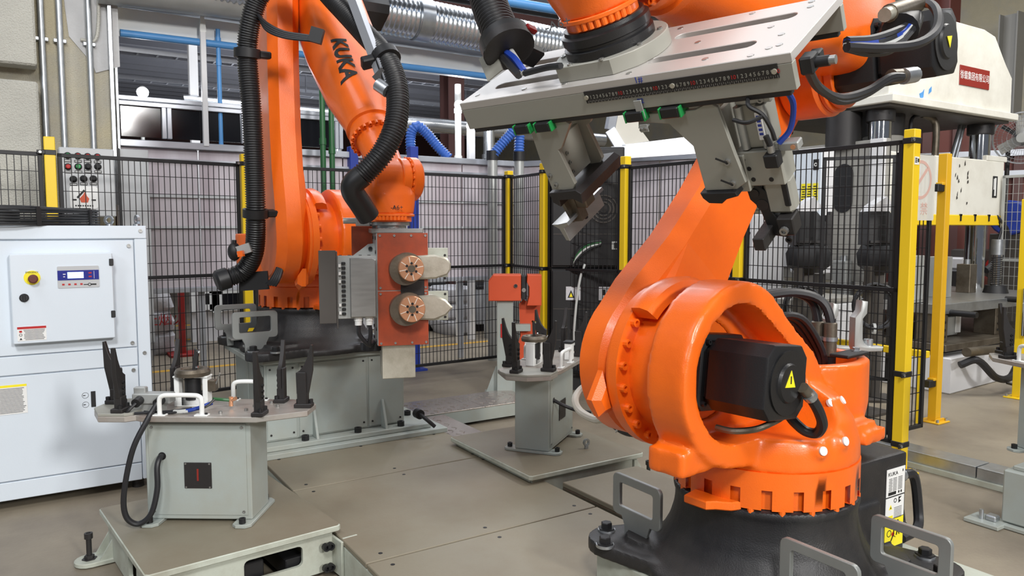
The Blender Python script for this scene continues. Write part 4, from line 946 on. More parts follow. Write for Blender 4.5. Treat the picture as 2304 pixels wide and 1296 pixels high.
lettering('EMERGENCY', .012, XZd @ M.Translation((.002, 1.232, .0045)), es, 'ink', sx=.8)
build('door_knob', B(XZd).m('black').lathe([(.021, 0), (.021, .006), (.017, .010)], 20, at((-.036, 1.105, 0))).box((-.036, 1.105, .012), (.01, .034, .012), .002), dr)
for z in (1.275, 1.0): build('hinge', B(XZd).m('black').box((.358, z, .003), (.020, .036, .010), .002), dr)
cp = build('control_panel', B(XZd).m('panel_grey').prism(rrect(.205, 1.203, .188, .112, .006), 0, .004), dr)
build('blue_band', B(XZd).m('screen_blue').box((.205, 1.212, .0045), (.186, .05, .002)), cp)
build('lcd_screen', B(XZd).m('lcd_glow').box((.192, 1.212, .0058), (.072, .032, .002)), cp)
lettering('17.4', .024, XZd @ M.Translation((.203, 1.213, .0072)), cp, 'label_white', sx=.9)
b = B(XZd).m('ink_red').box((.258, 1.222, .0058), (.014, .007, .001)).box((.258, 1.203, .0058), (.014, .007, .001))
for k in range(4): b.box((.136 + .027 * k, 1.165, .0045), (.011, .009, .001))
b.m('label_white').box((.142, 1.218, .0058), (.012, .004, .001)).box((.141, 1.205, .0058), (.008, .004, .001)); b.box((.276, 1.212, .0058), (.0015, .04, .001))
build('touch_keys', b, cp)
b = B(XZd).m('ink').box((.238, 1.162, .0045), (.022, .004, .001)).box((.272, 1.162, .0045), (.026, .007, .001)).ring((.254, 1.162, .004), (0, 0, 1), .008, .005, .001, 16); build('maker_mark', b, cp)
def print_lines(b, x0, x1, z0, z1, n, z=.003, r=None):
    r = r or random.Random(n)
    for k in range(n):
        b.box(((x0 + x1) / 2 - r.uniform(0, .06) * (x1 - x0), z1 - (k + .5) * (z1 - z0) / n, z), ((x1 - x0) * r.uniform(.82, 1), (z1 - z0) / n * .35, .0006))
s_ = build('warning_sticker', B(XZd).m('label_white').box((-.01, .923, .0008), (.124, .072, .0016)), dr)
build('sticker_band', B(XZd).m('ink_red').box((-.01, .953, .0018), (.124, .012, .0008)), s_)
b = B(XZd).m('ink'); print_lines(b, -.045, .048, .89, .945, 8, .002); stuff(build('fine_print', b, s_))
b = B(XZd).m('ink_red').box((-.058, .935, .002), (.012, .01, .0006)); b.m('ink').ring((-.058, .918, .0016), (0, 0, 1), .007, .005, .0008, 14); b.prism([(-.064, .893), (-.052, .893), (-.058, .904)], .0016, .0022); build('sticker_symbol', b, s_)
XZf0 = M(((1, 0, 0, 0), (0, 0, -1, CV - .0075), (0, 1, 0, 0), (0, 0, 0, 1)))
s_ = build('instruction_sticker', B(XZf0).m('label_white').box((-.13, .582, .0008), (.17, .15, .0016)), t)
build('sticker_band', B(XZf0).m('label_yellow').box((-.13, .652, .0018), (.17, .012, .0008)), s_)
b = B(XZf0).m('ink'); print_lines(b, -.21, -.05, .512, .642, 18, .002); stuff(build('fine_print', b, s_))
build('sight_slot', B(XZf0).m('black').box((.252, .541, .001), (.022, .085, .004), .001), t)
for z in (.565, .515): build('level_mark', B(XZf0).m('ink').ring((.215, z, 0), (0, 0, 1), .016, .0145, .0008, 16).box((.21, z, .0004), (.012, .004, .0008)), t)
# fan guard and lifting eyes on top
fc_ = (-.13, CV + .42, 1.467)
fg = build('fan_guard', B().m('black').ring(fc_, (0, 0, 1), .475, .46, .008, 40), t)
b = B().m('black')
for k in range(6): b.tube([(fc_[0] + .47 * math.cos(a_ * math.pi / 20), fc_[1] + .47 * math.sin(a_ * math.pi / 20), 1.478 + .0145 * k) for a_ in range(41)], .0048, 6, smooth=False)
for k in range(6): b.tube([(fc_[0] + (.46 - .06 * k) * math.cos(a_ * math.pi / 16), fc_[1] + (.46 - .06 * k) * math.sin(a_ * math.pi / 16), 1.553 + .004 * k) for a_ in range(33)], .0048, 6, smooth=False)
build('guard_wires', b, fg)
for k in range(9):
    a = math.pi * k / 4.5 + .2; c, s = math.cos(a), math.sin(a)
    build('guard_bar', B(at(fc_, a)).m('black').box((.475, 0, .045), (.008, .022, .09)).box((.29, 0, .094), (.37, .016, .006)), fg)
build('fan_motor', B().m('black').cyl((fc_[0], fc_[1], 1.475), (fc_[0], fc_[1], 1.56), .09, n=24, bev=.01), t)
for u, v in ((.50, CV + .06), (.385, CV + .30)):
    build('lifting_eye', B().m('galv').ring((u - .004, v - .006, 1.50), (.55, .83, 0) if u < .4 else (.97, .25, 0), .027, .016, .014, 22).cyl((u, v, 1.465), (u, v, 1.478), .018, n=14), t)
# ---------------------------------------------------------------- cable covers on the floor and the orange topped stand
for i, (lab, x0, x1, y0, y1, s, base) in enumerate((('long tread plate cable cover running to the orange topped stand', 2.24, 3.40, 4.80, 5.02, 0, 0), ('wide worn tread plate cover behind the long cable cover', 2.30, 3.45, 5.06, 5.50, 0, 0), ('short tread plate cable cover joining the rear fixture skid', 2.20, 2.46, 3.96, 4.77, 1, 0))):
    t = thing('cable_cover', lab, 'cable cover', ((x0 + x1) / 2, (y0 + y1) / 2, 0)); h = (.125, .06, .12)[i]; n = 2 if not s else 1
    for k in range(n):
        a, c = x0 + (x1 - x0) * k / n, x0 + (x1 - x0) * (k + 1) / n
        pl = build('cover_plate', B().m('tread').box(((a + c) / 2, (y0 + y1) / 2, h - .004), (c - a - .004, y1 - y0, .008), .001), t)
        b = B().m('tread'); q = random.Random(3)
        for ii in range(int((c - a - .04) / .055)):
            for jj in range(int((y1 - y0 - .03) / .055)):
                b.bar((a + .03 + ii * .055, y0 + .03 + jj * .055, h), (a + .03 + ii * .055 + .022 * (1 if (ii + jj) % 2 else 1), y0 + .03 + jj * .055 + (.022 if (ii + jj) % 2 else -.022), h), .007, .003, (0, 0, 1))
        stuff(build('tread_lug', b, pl))
    for v in (y0 + .006, y1 - .006): build('side_plate', B().m('pale_paint').box(((x0 + x1) / 2, v, (h - .008) / 2 + .012), (x1 - x0, .010, h - .032)), t)
    for u in (x0 + .1, x1 - .1): build('foot', B().m('pale_paint').box((u, (y0 + y1) / 2, .02), (.03, y1 - y0 - .03, .04)), t)
SX = T(1152, 870, 6.5); SX.z = 0
t = thing('dressing_stand', 'pale post stand with an orange red guard box on top', 'stand', SX, rad(-32)); X = at(SX, rad(-32))
build('post', B(X).m('pale_paint').box((-.06, 0, .43), (.14, .14, .84), .004), t)
build('foot_plate', B(X).m('pale_paint').box((-.06, 0, .01), (.36, .34, .02), .003), t)
build('spanner', B(X).m('ink_red').box((-.09, -.075, .58), (.018, .008, .12), .003).m('black').prism(circ(-.09, .49, .026, 12, 130, 410), -.082, -.070, X=XZ), t)
for s in (-1, 1): build('gusset', B(X).m('pale_paint').prism([(0, 0), (.10, 0), (.012, .24), (0, .24)], -.006, .006, X=M.Translation((-.06 + s * .07, -.0, .02)) @ M.Diagonal(V((s, 1, 1, 1))) @ XZ), t)
hd = build('guard_box', B(X).m('orange_dull').prism([(-.20, .84), (.075, .84), (.075, 1.06), (-.16, 1.06), (-.20, 1.01)], -.13, .12, X=XZ, bev=.006), t)
build('window', B(X).m('chrome').cyl((.03, -.122, .97), (.03, -.135, .97), .016, n=16).m('black').cyl((.03, -.134, .97), (.03, -.137, .97), .011, n=14), hd)
build('guard_plate', B(X).m('orange_dull').prism([(.125, .80), (.25, .80), (.25, 1.06), (.13, 1.06), (.125, 1.0), (.145, .96), (.145, .88)], -.10, .12, X=XZ, bev=.004), t)
build('slot_motor', B(X).m('black').box((.10, 0, .95), (.04, .16, .20), .004).m('steel').cyl((.10, -.09, .93), (.10, -.06, .93), .018, n=14), t)
build('chute_plate', B(X).m('orange_dull').prism([(.06, .80), (.10, .84), (.16, .80), (.20, .80), (.19, .50), (.165, .44), (.16, .22), (.06, .20), (.04, .42), (.075, .52)], -.05, -.03, X=XZ), t)
build('tail_plate', B(X).m('orange_dull').prism([(.20, .80), (.25, .80), (.24, .56), (.21, .48), (.20, .30)], -.08, -.06, X=XZ), t)
build('arm_rail', B(X).m('pale_paint').box((.08, 0, .60), (.16, .08, .06), .004), t)
# ---------------------------------------------------------------- plate gripper on the near robot
ge = uv(.75, -.66, 0).normalized(); gw = uv(.56, .64, .53); gw = (gw - ge * gw.dot(ge)).normalized(); gn = ge.cross(gw)
GX = M((ge, gw, gn)).transposed().to_4x4(); GX.translation = uv(.187, 1.95, 1.85) - gn * .035
# local x along the plate, y across it, z off its top face
t = thing('plate_gripper', 'long grey channel plate gripper with a steel ruler held by the near robot', 'gripper', GX.translation)
WORLD[t.name] = at(GX.translation)
W_ = .36
def slot(x0, x1, y): return circ(x1, y, .021, 9, -90, 90) + circ(x0, y, .021, 9, 90, 270)
build('top_plate', B(GX).m('tool_top').prism([(-.475, 0), (.515, 0), (.515, W_), (-.475, W_)], -.022, 0, [slot(.14, .38, .10), slot(.14, .42, .26), slot(-.38, -.16, .10), slot(-.38, -.16, .26)], bev=.0015), t)
for y in (.011, W_ - .011): build('side_plate', B(GX).m('tool_grey').box((.02, y, -.053), (.99, .022, .062), .0015), t)
for y in (.012, W_ - .012): build('guide_rail', B(GX).m('dark_steel').box((.02, y, -.090), (.96, .018, .014), .002), t)
for x in (-.455, .495): build('end_rib', B(GX).m('tool_grey').box((x - math.copysign(.12, x), W_ / 2, -.045), (.015, W_ - .046, .044)), t)
b = B(GX).m('steel')
for x, y in ((.45, .05), (.47, .06), (.45, .13), (.40, .20), (.46, .30), (.42, .02), (.10, .03), (.30, .045), (-.44, .05), (-.25, .04), (-.30, .18), (.30, .34), (.10, .33), (.45, .34), (-.10, .03), (.22, .18)): b.cyl((x, y, -.001), (x, y, .0015), .008, n=12)
stuff(build('hole_plug', b, t))
rl = build('ruler', B(GX).m('dark_steel').box((.228, -.0012, -.035), (.51, .0024, .032)), t)
FR = GX @ frame((0, -1, 0), (1, 0, 0))
b = B(FR).m('label_white')
b.m('press_grey')
for k in range(101): b.box((-.02 + .005 * k, -.0515 + (.002 if k % 2 else 0) + .0035, .0026), (.0006, .004 if k % 2 else .006, .0004))
b2 = build('ruler_ticks', b, rl); stuff(b2)
for k in range(5):
    lettering('1 2 3 4 5 6 7 8 9', .0135, FR @ M.Translation((-.02 + .1 * k + .05, -.036, .0026)), rl, 'tool_grey', ext=.0002, sx=.93)
    lettering('10', .014, FR @ M.Translation((-.02 + .1 * k + .1, -.036, .0026)), rl, 'ink_red', ext=.0002)
for x in (-.022, .228, .475): build('ruler_screw', B(FR).m('worn_bright').cyl((x, -.035, .002), (x, -.035, .006), .006, n=12), rl)
lettering('1#', .022, FR @ M.Translation((.14, -.010, .0006)), t, 'ink_blue', ext=.0003); lettering('P2', .018, FR @ M.Translation((.13, -.064, .0006)), t, 'ink_blue', ext=.0003)
# adaptor and black seal rings under the wrist
FL = GX @ at((-.019, .166, 0))
build('adaptor_block', B(FL).m('tool_grey').prism(circ(0, 0, .155, 30, -38, 218) + [(-.10, -.13), (.07, -.13)], 0, .042, bev=.002), t)
build('seal_ring', B(FL).m('black_motor').lathe([(0, .042), (.122, .042), (.122, .064), (.115, .068), (.115, .074), (.120, .077), (.120, .098), (.110, .102), (.108, .112), (0, .112)], 44), t)
for a in range(0, 360, 45): build('adaptor_screw', B(FL).m('steel').bolt((.135 * math.cos(rad(a + 20)), .135 * math.sin(rad(a + 20)), .042), (0, 0, 1), .007, .005), t)
# rail carriages with green end caps
def carriage(x, y=-.002):
    c = build('rail_carriage', B(GX).m('black').box((x, y + .012, -.100), (.050, .046, .027), .003), t)
    for s in (-1, 1): build('end_cap', B(GX).m('led_green').box((x + s * .0275, y + .012, -.100), (.005, .045, .028), .001), c)
for x in (-.268, -.192, .105, .205):
    carriage(x); carriage(x, W_ - .022)
XZg = M(((1, 0, 0, 0), (0, 0, -1, 0), (0, 1, 0, 0), (0, 0, 0, 1))); dz = .035
lp = [(-.318, -.133), (-.323, -.151), (-.312, -.159), (-.259, -.160), (-.262, -.234), (-.258, -.341), (-.184, -.344), (-.168, -.325), (-.184, -.215), (-.170, -.209), (-.130, -.160), (-.115, -.141), (-.125, -.131)]
lp = [(x, z + dz - .002) for x, z in lp]
for y, nm in ((.012, 'near'), (.172, 'far')):
    build('jaw_bracket', B(GX).m('tool_grey').prism(lp, -y - .014, -y, X=XZg, bev=.0015), t)
build('bracket_web', B(GX).m('tool_grey').box((-.215, .099, -.235), (.014, .132, .13), .001), t)
build('cross_plate', B(GX).m('tool_grey').box((-.215, .10, -.108), (.15, .17, .014), .001), t)
b = B(GX).m('steel')
for x, z in ((-.245, -.26), (-.235, -.29)): b.bolt((x, .011, z), (0, -1, 0), .007, .006)
for z in (-.22, -.25, -.28): b.bolt((-.207, .07, z), (1, 0, 0), .006, .004)
stuff(build('bracket_screw', b, t))
build('upper_jaw', B(GX).m('dark_steel').prism([(-.265, -.312), (-.165, -.305), (-.148, -.318), (-.156, -.352), (-.185, -.335), (-.235, -.338), (-.24, -.36), (-.262, -.345)], -.235, .0, X=XZg, bev=.002), t)
build('jaw_link', B(GX).m('worn_steel').bar((-.235, .06, -.33), (-.228, .06, -.435), .03, .035).box((-.21, .07, -.375), (.06, .05, .035), .004).bar((-.25, .03, -.34), (-.24, .04, -.43), .012, .02), t)
build('lower_jaw', B(GX).m('steel').prism([(-.285, -.412), (-.262, -.428), (-.252, -.468), (-.238, -.470), (-.243, -.425), (-.222, -.415), (-.225, -.405), (-.262, -.412)], -.20, .015, X=XZg, bev=.001).m('black').cyl((-.2385, .09, -.448), (-.236, .09, -.446), .009, n=14), t)
# right hand jaw: bracket, pneumatic clamp, black finger
rp = [(.238, -.143), (.260, -.143), (.300, -.128), (.318, -.143), (.333, -.267), (.345, -.345), (.318, -.363), (.233, -.364), (.231, -.238), (.203, -.201), (.182, -.172), (.083, -.156), (.085, -.137)]
rp = [(x, z + dz) for x, z in rp]
for y in (.012, .190): build('jaw_bracket', B(GX).m('tool_grey').prism(rp, -y - .014, -y, X=XZg, bev=.0015), t)
build('bracket_web', B(GX).m('tool_grey').box((.285, .108, -.23), (.014, .164, .17), .001), t)
build('bumper', B(GX).m('black').prism([(.222, -.33), (.318, -.33), (.322, -.342), (.29, -.35), (.275, -.362), (.24, -.36), (.226, -.345)], -.05, -.0, X=XZg, bev=.002), t)
for z in (-.25, -.31):
    build('wing_screw', B(GX).m('steel').bolt((.312, .012, z), (0, -1, 0), .008, .008).m('black').bar((.312, .004, z), (.290, -.004, z + .018), .004, .003), t)
Y = GX @ M.Translation((0, .062, 0))
cyb = build('clamp_cylinder', B(Y).m('tool_grey').box((.372, .03, -.185), (.075, .07, .115), .008, seg=2), t)
for x in (.345, .40): build('cylinder_rib', B(Y).m('zinc').cyl((x, -.006, -.24), (x, -.006, -.13), .011, n=14), cyb)
build('cylinder_label', B(Y).m('label_white').box((.396, -.0185, -.18), (.016, .003, .07), .001), cyb)
b = B(Y).m('ink_blue')
for q in range(5): b.box((.396, -.0203, -.155 - .011 * q), (.009, .0008, .006))
stuff(build('fine_print', b, cyb))
build('cylinder_cap', B(Y).m('zinc').box((.385, .03, -.118), (.09, .075, .02), .004).bolt((.405, -.008, -.118), (0, -1, 0), .008, .005), cyb)
hb = build('clamp_body', B(Y).m('tool_grey').box((.372, .02, -.292), (.112, .075, .095), .003).box((.325, .0, -.30), (.03, .05, .10), .002).box((.395, .02, -.38), (.070, .05, .10), .010), t)
b = B(Y).m('black')
for x, z in ((.335, -.265), (.40, -.26), (.345, -.29), (.40, -.285), (.35, -.32), (.395, -.322)): b.cyl((x, -.0165, z), (x, -.0185, z), .006, n=10)
b.box((.418, -.006, -.36), (.016, .006, .09), .003); stuff(build('body_hole', b, hb))
build('sensor_block', B(Y).m('black').box((.415, -.03, -.262), (.035, .03, .035), .003).m('steel').cyl((.415, -.03, -.243), (.415, -.03, -.225), .009, n=12).m('black').cyl((.415, -.03, -.225), (.41, -.03, -.20), .007, n=10), t)
build('limit_bracket', B(Y).m('zinc').box((.45, .0, -.24), (.05, .03, .022), .003).m('copper').cyl((.462, -.016, -.24), (.462, -.018, -.24), .006, n=12), t)
build('clamp_finger', B(Y).m('black').prism([(.318, -.345), (.345, -.338), (.368, -.365), (.372, -.42), (.392, -.46), (.41, -.475), (.398, -.498), (.362, -.492), (.348, -.45), (.342, -.41), (.322, -.385)], -.035, .005, X=XZg, bev=.002), t)
build('finger_pin', B(Y).m('dark_steel').cyl((.338, -.008, -.365), (.338, .045, -.365), .012, n=14).cyl((.352, -.006, -.40), (.352, .02, -.40), .016, n=14), t)
build('finger_jaw', B(Y).m('dark_steel').box((.408, .0, -.455), (.042, .05, .05), .003).m('steel').bolt((.405, -.026, -.462), (0, -1, 0), .011, .01).m('black').bolt((.413, -.026, -.487), (0, -1, 0), .009, .008), t)
build('pad_bar', B(GX).m('dark_steel').box((.352, .065, -.478), (.030, .15, .036), .002), t)
build('sensor_strip', B(GX).m('zinc').box((.125, -.008, -.083), (.022, .003, .05), .001).box((.128, -.014, -.125), (.024, .016, .003)).box((.13, -.020, -.128), (.022, .003, .02)).m('steel').bolt((.124, -.022, -.130), (0, -1, 0), .005, .004).bolt((.136, -.022, -.130), (0, -1, 0), .005, .004), t)
b = B().m('cable_blue').tube([T(1768, 200, 1.72), T(1785, 235, 1.75), T(1778, 290, 1.78), T(1752, 322, 1.80)], .007, 8)
b.m('black').tube([T(1682, 222, 1.74), T(1686, 240, 1.72), T(1715, 258, 1.71), T(1735, 290, 1.72), T(1744, 315, 1.73)], .005, 7).tube([T(1650, 270, 1.75), T(1680, 276, 1.72), T(1715, 262, 1.71)], .005, 7)
build('air_tube', b, t)
b = B(GX).m('black').box((.532, .045, -.045), (.03, .04, .04), .004).cyl((.545, .045, -.045), (.575, .045, -.045), .012, n=12).box((.532, .09, -.05), (.026, .03, .03), .003); b.m('steel').cyl((.575, .045, -.045), (.588, .045, -.045), .010, n=12)
build('end_connector', b, t)
# hose and cables of the near robot that reach the gripper
tr = RR['t']
P = [T(1092, -60, 2.35), T(1096, -10, 2.3), T(1112, 40, 2.25), T(1136, 92, 2.2)]
hose(tr, P, .055)
clip_ring(tr, T(1140, 100, 2.19), T(1152, 130, 2.16) - T(1128, 75, 2.21), .062, (1, .3, 0))
b = B().m('dark_steel').lathe([(.060, 0), (.074, .008), (.074, .035), (.060, .04)], 28, frame(T(1152, 130, 2.16) - T(1128, 75, 2.21), None, T(1138, 92, 2.19))); build('hose_flange', b, tr)
build('hose_holder', B().m('tool_grey').bar(T(1115, 170, 2.19), T(1095, 120, 2.21), .06, .006), tr)
b = B().m('cable_blue').tube([T(1140, 118, 2.17), T(1160, 135, 2.14), T(1180, 162, 2.1)], .010, 7); b.m('cable_pale').tube([T(1150, 115, 2.17), T(1166, 140, 2.14), T(1178, 165, 2.1)], .009, 7); b.m('cable').tube([T(1130, 125, 2.18), T(1150, 150, 2.14), T(1168, 170, 2.1)], .011, 7); b.tube([T(1180, 165, 2.1), T(1230, 152, 2.05), T(1262, 148, 2.0)], .009, 7)
build('gripper_line', b, tr)
b = B()
for k, (m_, y0, bow) in enumerate((('cable', 92, 0), ('cable', 98, 6), ('cable_blue', 95, 10), ('cable_pale', 100, 14), ('cable', 104, 20), ('cable', 108, 26))):
    hose_on(b, m_, [T(1905, y0, 1.95), T(1960, y0 - 4 + bow * .6, 2.02), T(2010, y0 - 20 + bow * .8, 2.1), T(2040 + k * 4, 56, 2.2), T(2046 + k * 4, 30, 2.28)], .011)
hose_on(b, 'cable', [T(1905, 105, 1.95), T(1980, 108, 2.0), T(2060, 100, 2.05), T(2105, 70, 2.12), T(2110, 30, 2.2), T(2090, 8, 2.3), T(2060, 12, 2.4)], .013)
hose_on(b, 'cable', [T(1815, 150, 1.78), T(1840, 195, 1.95), T(1890, 220, 2.1), T(1950, 205, 2.2), T(2000, 175, 2.25), T(2030, 172, 2.28)], .012)
hose_on(b, 'cable', [T(1812, 146, 1.78), T(1836, 188, 1.95), T(1888, 228, 2.1), T(1945, 214, 2.2), T(1998, 182, 2.25), T(2030, 175, 2.28)], .010)
build('wrist_cable', b, tr)
b = B().m('worn_steel').cyl(T(2005, 172, 2.28), T(2058, 168, 2.34), .021, n=14); b.m('galv').cyl(T(2032, 172, 2.30), T(2058, 168, 2.33), .024, n=14); build('cable_plug', b, tr)
b = B().m('worn_steel').cyl(T(2000, 30, 2.2), T(2062, 10, 2.3), .026, n=14); b.m('worn_bright').cyl(T(1990, 34, 2.18), T(2004, 28, 2.2), .02, n=12); build('cable_plug', b, tr)
build('cable_fan', B().m('black').cyl(T(2025, 70, 2.2), T(2052, 42, 2.3), .05, .032, n=16), tr)
# ---------------------------------------------------------------- roller welding tool on the rear robot
FT = RL['wrist'] + V((0, 0, -.205)); TX = at(FT, rad(-18))
t = thing('roller_tool', 'red brown boxed tool with two copper rollers under the rear robot wrist', 'welding tool', FT, rad(-18))
build('wrist_plate', B(TX).m('steel').cyl((0, 0, -.018), (0, 0, 0), .088, n=36, bev=.002), t)
build('spacer_plate', B(TX).m('steel').cyl((0, 0, -.030), (0, 0, -.018), .07, n=30).box((.02, -.01, -.042), (.24, .20, .022), .003), t)
x0, x1, zt_, zb_ = -.075, .158, -.052, -.575
build('body_frame', B(TX).m('zinc').box(((x0 + x1) / 2 - .002, -.01, (zt_ + zb_) / 2), (x1 - x0 + .004, .22, zt_ - zb_), .003), t)
zs = zt_ - (zt_ - zb_) * .51
for a, c in ((zt_, zs + .002), (zs - .002, zb_)):
    p_ = build('front_plate', B(TX).m('bakelite').box(((x0 + x1) / 2, -.116, (a + c) / 2), (x1 - x0, .014, a - c), .001), t)
    for x in (x0 + .012, (x0 * 2 + x1) / 3, (x0 + x1 * 2) / 3, x1 - .012):
        for z in (a - .012, c + .012):
            if x in (x0 + .012, x1 - .012) or (z == a - .012) == (a == zt_): build('plate_screw', B(TX).m('steel').bolt((x, -.123, z), (0, -1, 0), .0055, .005), p_)
for z in (-.075, -.14, -.27, -.38, -.50, -.555):
    for y in (-.085, .06): build('side_screw', B(TX).m('dark_steel').bolt((x0 - .004, y, z), (-1, 0, 0), .008, .004), t)
build('scorched_slot', B(TX).m('dark_steel').box((.085, -.1235, (zt_ + zb_) / 2 + .0), (.11, .003, .20), .001), t)
for i, (cx, cz, r) in enumerate(((.070, -.213, .058), (.072, -.398, .060))):
    sk = build('roller_collar', B(TX).m('worn_steel').prism(hull(circ(-.012, 0, r + .014, 30) + circ(-.024, -.006, r + .014, 30)), 0, .055, X=M.Translation((cx, -.123, cz)) @ frame((0, -1, 0), (1, 0, 0))), t)
    F = TX @ M.Translation((cx, -.178, cz)) @ frame((0, -1, 0), (1, 0, 0))
    ro = build('copper_roller', B(F).m('copper').lathe([(0, 0), (r, 0), (r, .030), (r - .003, .034), (0, .034)], 44), t)
    b = B(F).m('copper_cut')
    for k in range(8): a = k * math.pi / 4 + (.35 if i else .2); b.box((.68 * r, 0, .0343), (.54 * r, .0032, .0016), X=M.Rotation(a, 4, 'Z'))
    build('oil_groove', b, ro)
    for k in range(6): a = k * math.pi / 3 + .5; build('roller_screw', B(F).m('dark_steel').bolt((.42 * r * math.cos(a), .42 * r * math.sin(a), .034), (0, 0, 1), .006, .003), ro)
    build('hub_cap', B(F).m('worn_steel').cyl((0, 0, .034), (0, 0, .037), .017, n=18), ro)
    wp = build('side_bracket', B(TX).m('skid_paint').box((.205, -.07, cz + .02 * (1 if i == 0 else 0)), (.11, .014, .14), .002), t)
    for z in (-.055, .055): build('bracket_screw', B(TX).m('dark_steel').bolt((.245, -.077, cz + z), (0, -1, 0), .006, .003), wp)
    pr_ = [(.02, -r * .95), (.12, -.052), (.175, -.035), (.192, -.01), (.192, .02), (.175, .045), (.12, .06), (.02, r * .95)] if i == 0 else [(.02, -r * .95), (.11, -.06), (.165, -.04), (.20, -.004), (.165, .034), (.11, .058), (.02, r * .9)]
    build('chute_cover', B(TX).m('worn_bright').prism([(p[0] + cx, p[1] + cz) for p in pr_], .082, .150, X=XZg, bev=.008), t)
build('cooling_cylinder', B(TX).m('worn_bright').prism([(-.068, -.07), (.085, -.07), (.085, -.03), (.075, -.03), (.075, -.01), (.085, -.01), (.085, .07), (-.068, .07), (-.068, -.005), (-.058, -.01), (-.058, -.03), (-.068, -.035)], -.735, zb_, X=M.Translation((.012, -.03, 0)), bev=.003), t)
build('drip_boot', B(TX).m('black').prism(hull(circ(-.05, 0, .05, 16) + circ(.02, 0, .05, 16)), -.612, zb_, X=M.Translation((-.05, .03, 0))), t)
build('rear_plate', B(TX).m('bakelite').box((-.13, .11, -.10), (.10, .014, .16), .002), t)
build('stop_bar', B(TX).m('zinc').cyl((-.22, .03, .005), (-.06, .03, .005), .014, n=14).box((-.13, .03, .010), (.065, .05, .06), .003).box((-.10, .03, .035), (.05, .06, .02), .002), t)
bx = build('connector_box', B(TX).m('zinc').box((-.195, -.10, -.30), (.24, .012, .29), .002).box((-.185, -.02, -.30), (.20, .15, .27), .003), t)
build('front_cover', B(TX).m('steel').prism([(-.20, -.165), (-.10, -.165), (-.085, -.175), (-.085, -.435), (-.20, -.435)], .108, .15, X=XZg, bev=.003), bx)
build('side_cover', B(TX).m('press_dark').box((-.30, -.14, -.295), (.075, .008, .33), .001).box((-.258, -.11, -.31), (.006, .07, .35), .001), bx)
b = B(TX).m('black')
for k in range(12): b.box((-.228, -.112, -.19 - k * .021), (.018, .012, .012), .002)
stuff(build('terminal_strip', b, bx))
b = B(TX).m('label_white')
for k in (0, 1, 2, 5, 6): b.box((-.245, -.1175, -.20 - k * .036), (.010, .003, .014))
stuff(build('terminal_mark', b, bx))
for x in (-.265, -.24, -.20, -.15, -.11): build('lid_screw', B(TX).m('black').bolt((x, -.08, -.165), (0, 0, 1), .007, .012), bx)
for x in (-.165, -.115): build('cable_gland', B(TX).m('white_trim').cyl((x, -.115, -.435), (x, -.115, -.455), .019, n=8).cyl((x, -.115, -.455), (x, -.115, -.475), .016, n=14), bx)
b = B(TX).m('cable')
for x, e in ((-.165, -.02), (-.115, .03)): b.tube([(x, -.115, -.47), (x + .005, -.11, -.52), (x + .03 - e, -.08, -.575), (-.09, -.02, -.57)], .010, 8)
build('tool_cable', b, t)
build('bracket_ear', B(TX).m('zinc').prism([(-.19, -.165), (-.075, -.165), (-.075, -.10), (-.11, -.105)], .02, .03, X=XZg).m('black').bolt((-.10, -.03, -.125), (0, -1, 0), .010, .01), bx)
# ---------------------------------------------------------------- safety fence
def fence_post(label, p, h=2.04, m_='yellow', clamps=(1.965, 1.09, .27), rz=0, lean=None, foot=True):
    t = thing('fence_post', label, 'post', (p[0], p[1], 0), rz); X = at((p[0], p[1], 0), rz)
    build('shaft', B(X).m(m_).box((0, 0, h / 2), (.066, .066, h), .004), t)
    if foot:
        b = B(X).m(m_).box((0, 0, .006), (.16, .16, .012), .003); b.prism([(-.07, 0), (.07, 0), (.05, .02), (-.05, .02)], -.006, .006, X=M.Translation((0, -.045, .012)) @ XZ); f = build('foot_plate', b, t)
        for sx in (-.06, .06):
            for sy in (-.06, .06): build('floor_bolt', B(X).m('galv').bolt((sx, sy, .012), (0, 0, 1), .010, .02), f)
    for z in clamps:
        k = build('panel_clamp', B(X).m('fence_black').box((0, 0, z), (.074, .074, .034), .003).box((-.05, -.036, z), (.05, .010, .028), .003), t)
        build('clamp_screw', B(X).m('steel').bolt((-.055, -.041, z), (0, -1, 0), .009, .005), k)
    return t
def fence_panel(label, a, c, z0=.17, z1=1.965, mid=1.09, trim=.045, step=.038, row=.118, m_='fence_black', w_=.026, r=.0024):
    a, c = V((a[0], a[1], 0)), V((c[0], c[1], 0)); d = (c - a).normalized(); a = a + d * trim; c = c - d * trim; L = (c - a).length
    t = thing('mesh_fence', label, 'fence', ((a.x + c.x) / 2, (a.y + c.y) / 2, z0)); X = frame((0, 0, 1), d, a)
    for z in ((z0 + w_ / 2, 'bottom_rail'), (z1 - w_ / 2, 'top_rail')) + (((mid, 'middle_rail'),) if mid else ()): build(z[1], B(X).m(m_).box((L / 2, 0, z[0]), (L, .022, w_), .002), t)
    for x in (w_ / 2, L - w_ / 2): build('upright', B(X).m(m_).box((x, 0, (z0 + z1) / 2), (w_, .022, z1 - z0), .002), t)
    b = B(X).m(m_); n = int((L - .04) / step)
    for k in range(1, n): b.box((L * k / n, -.0035, (z0 + z1) / 2), (2 * r, 2 * r, z1 - z0 - .02))
    m = int((z1 - z0 - .03) / row)
    for k in range(1, m): b.box((L / 2, .0, z0 + (z1 - z0) * k / m), (L - .02, 2 * r, 2 * r))
    stuff(build('wire_mesh', b, t, smooth=False)); return t
pL, pM, pN, pC, p2, p3 = (.138, 6.05), (1.464, 6.25), (2.78, 6.32), (4.02, 6.37), (3.946, 5.648), (4.203, 4.839)
q = PU(1665, 500, 4.26); pK = (q.x, q.y); q = T(2045, 500, 4.4); p4 = (q.x, q.y); p5 = (5.70, 3.02)
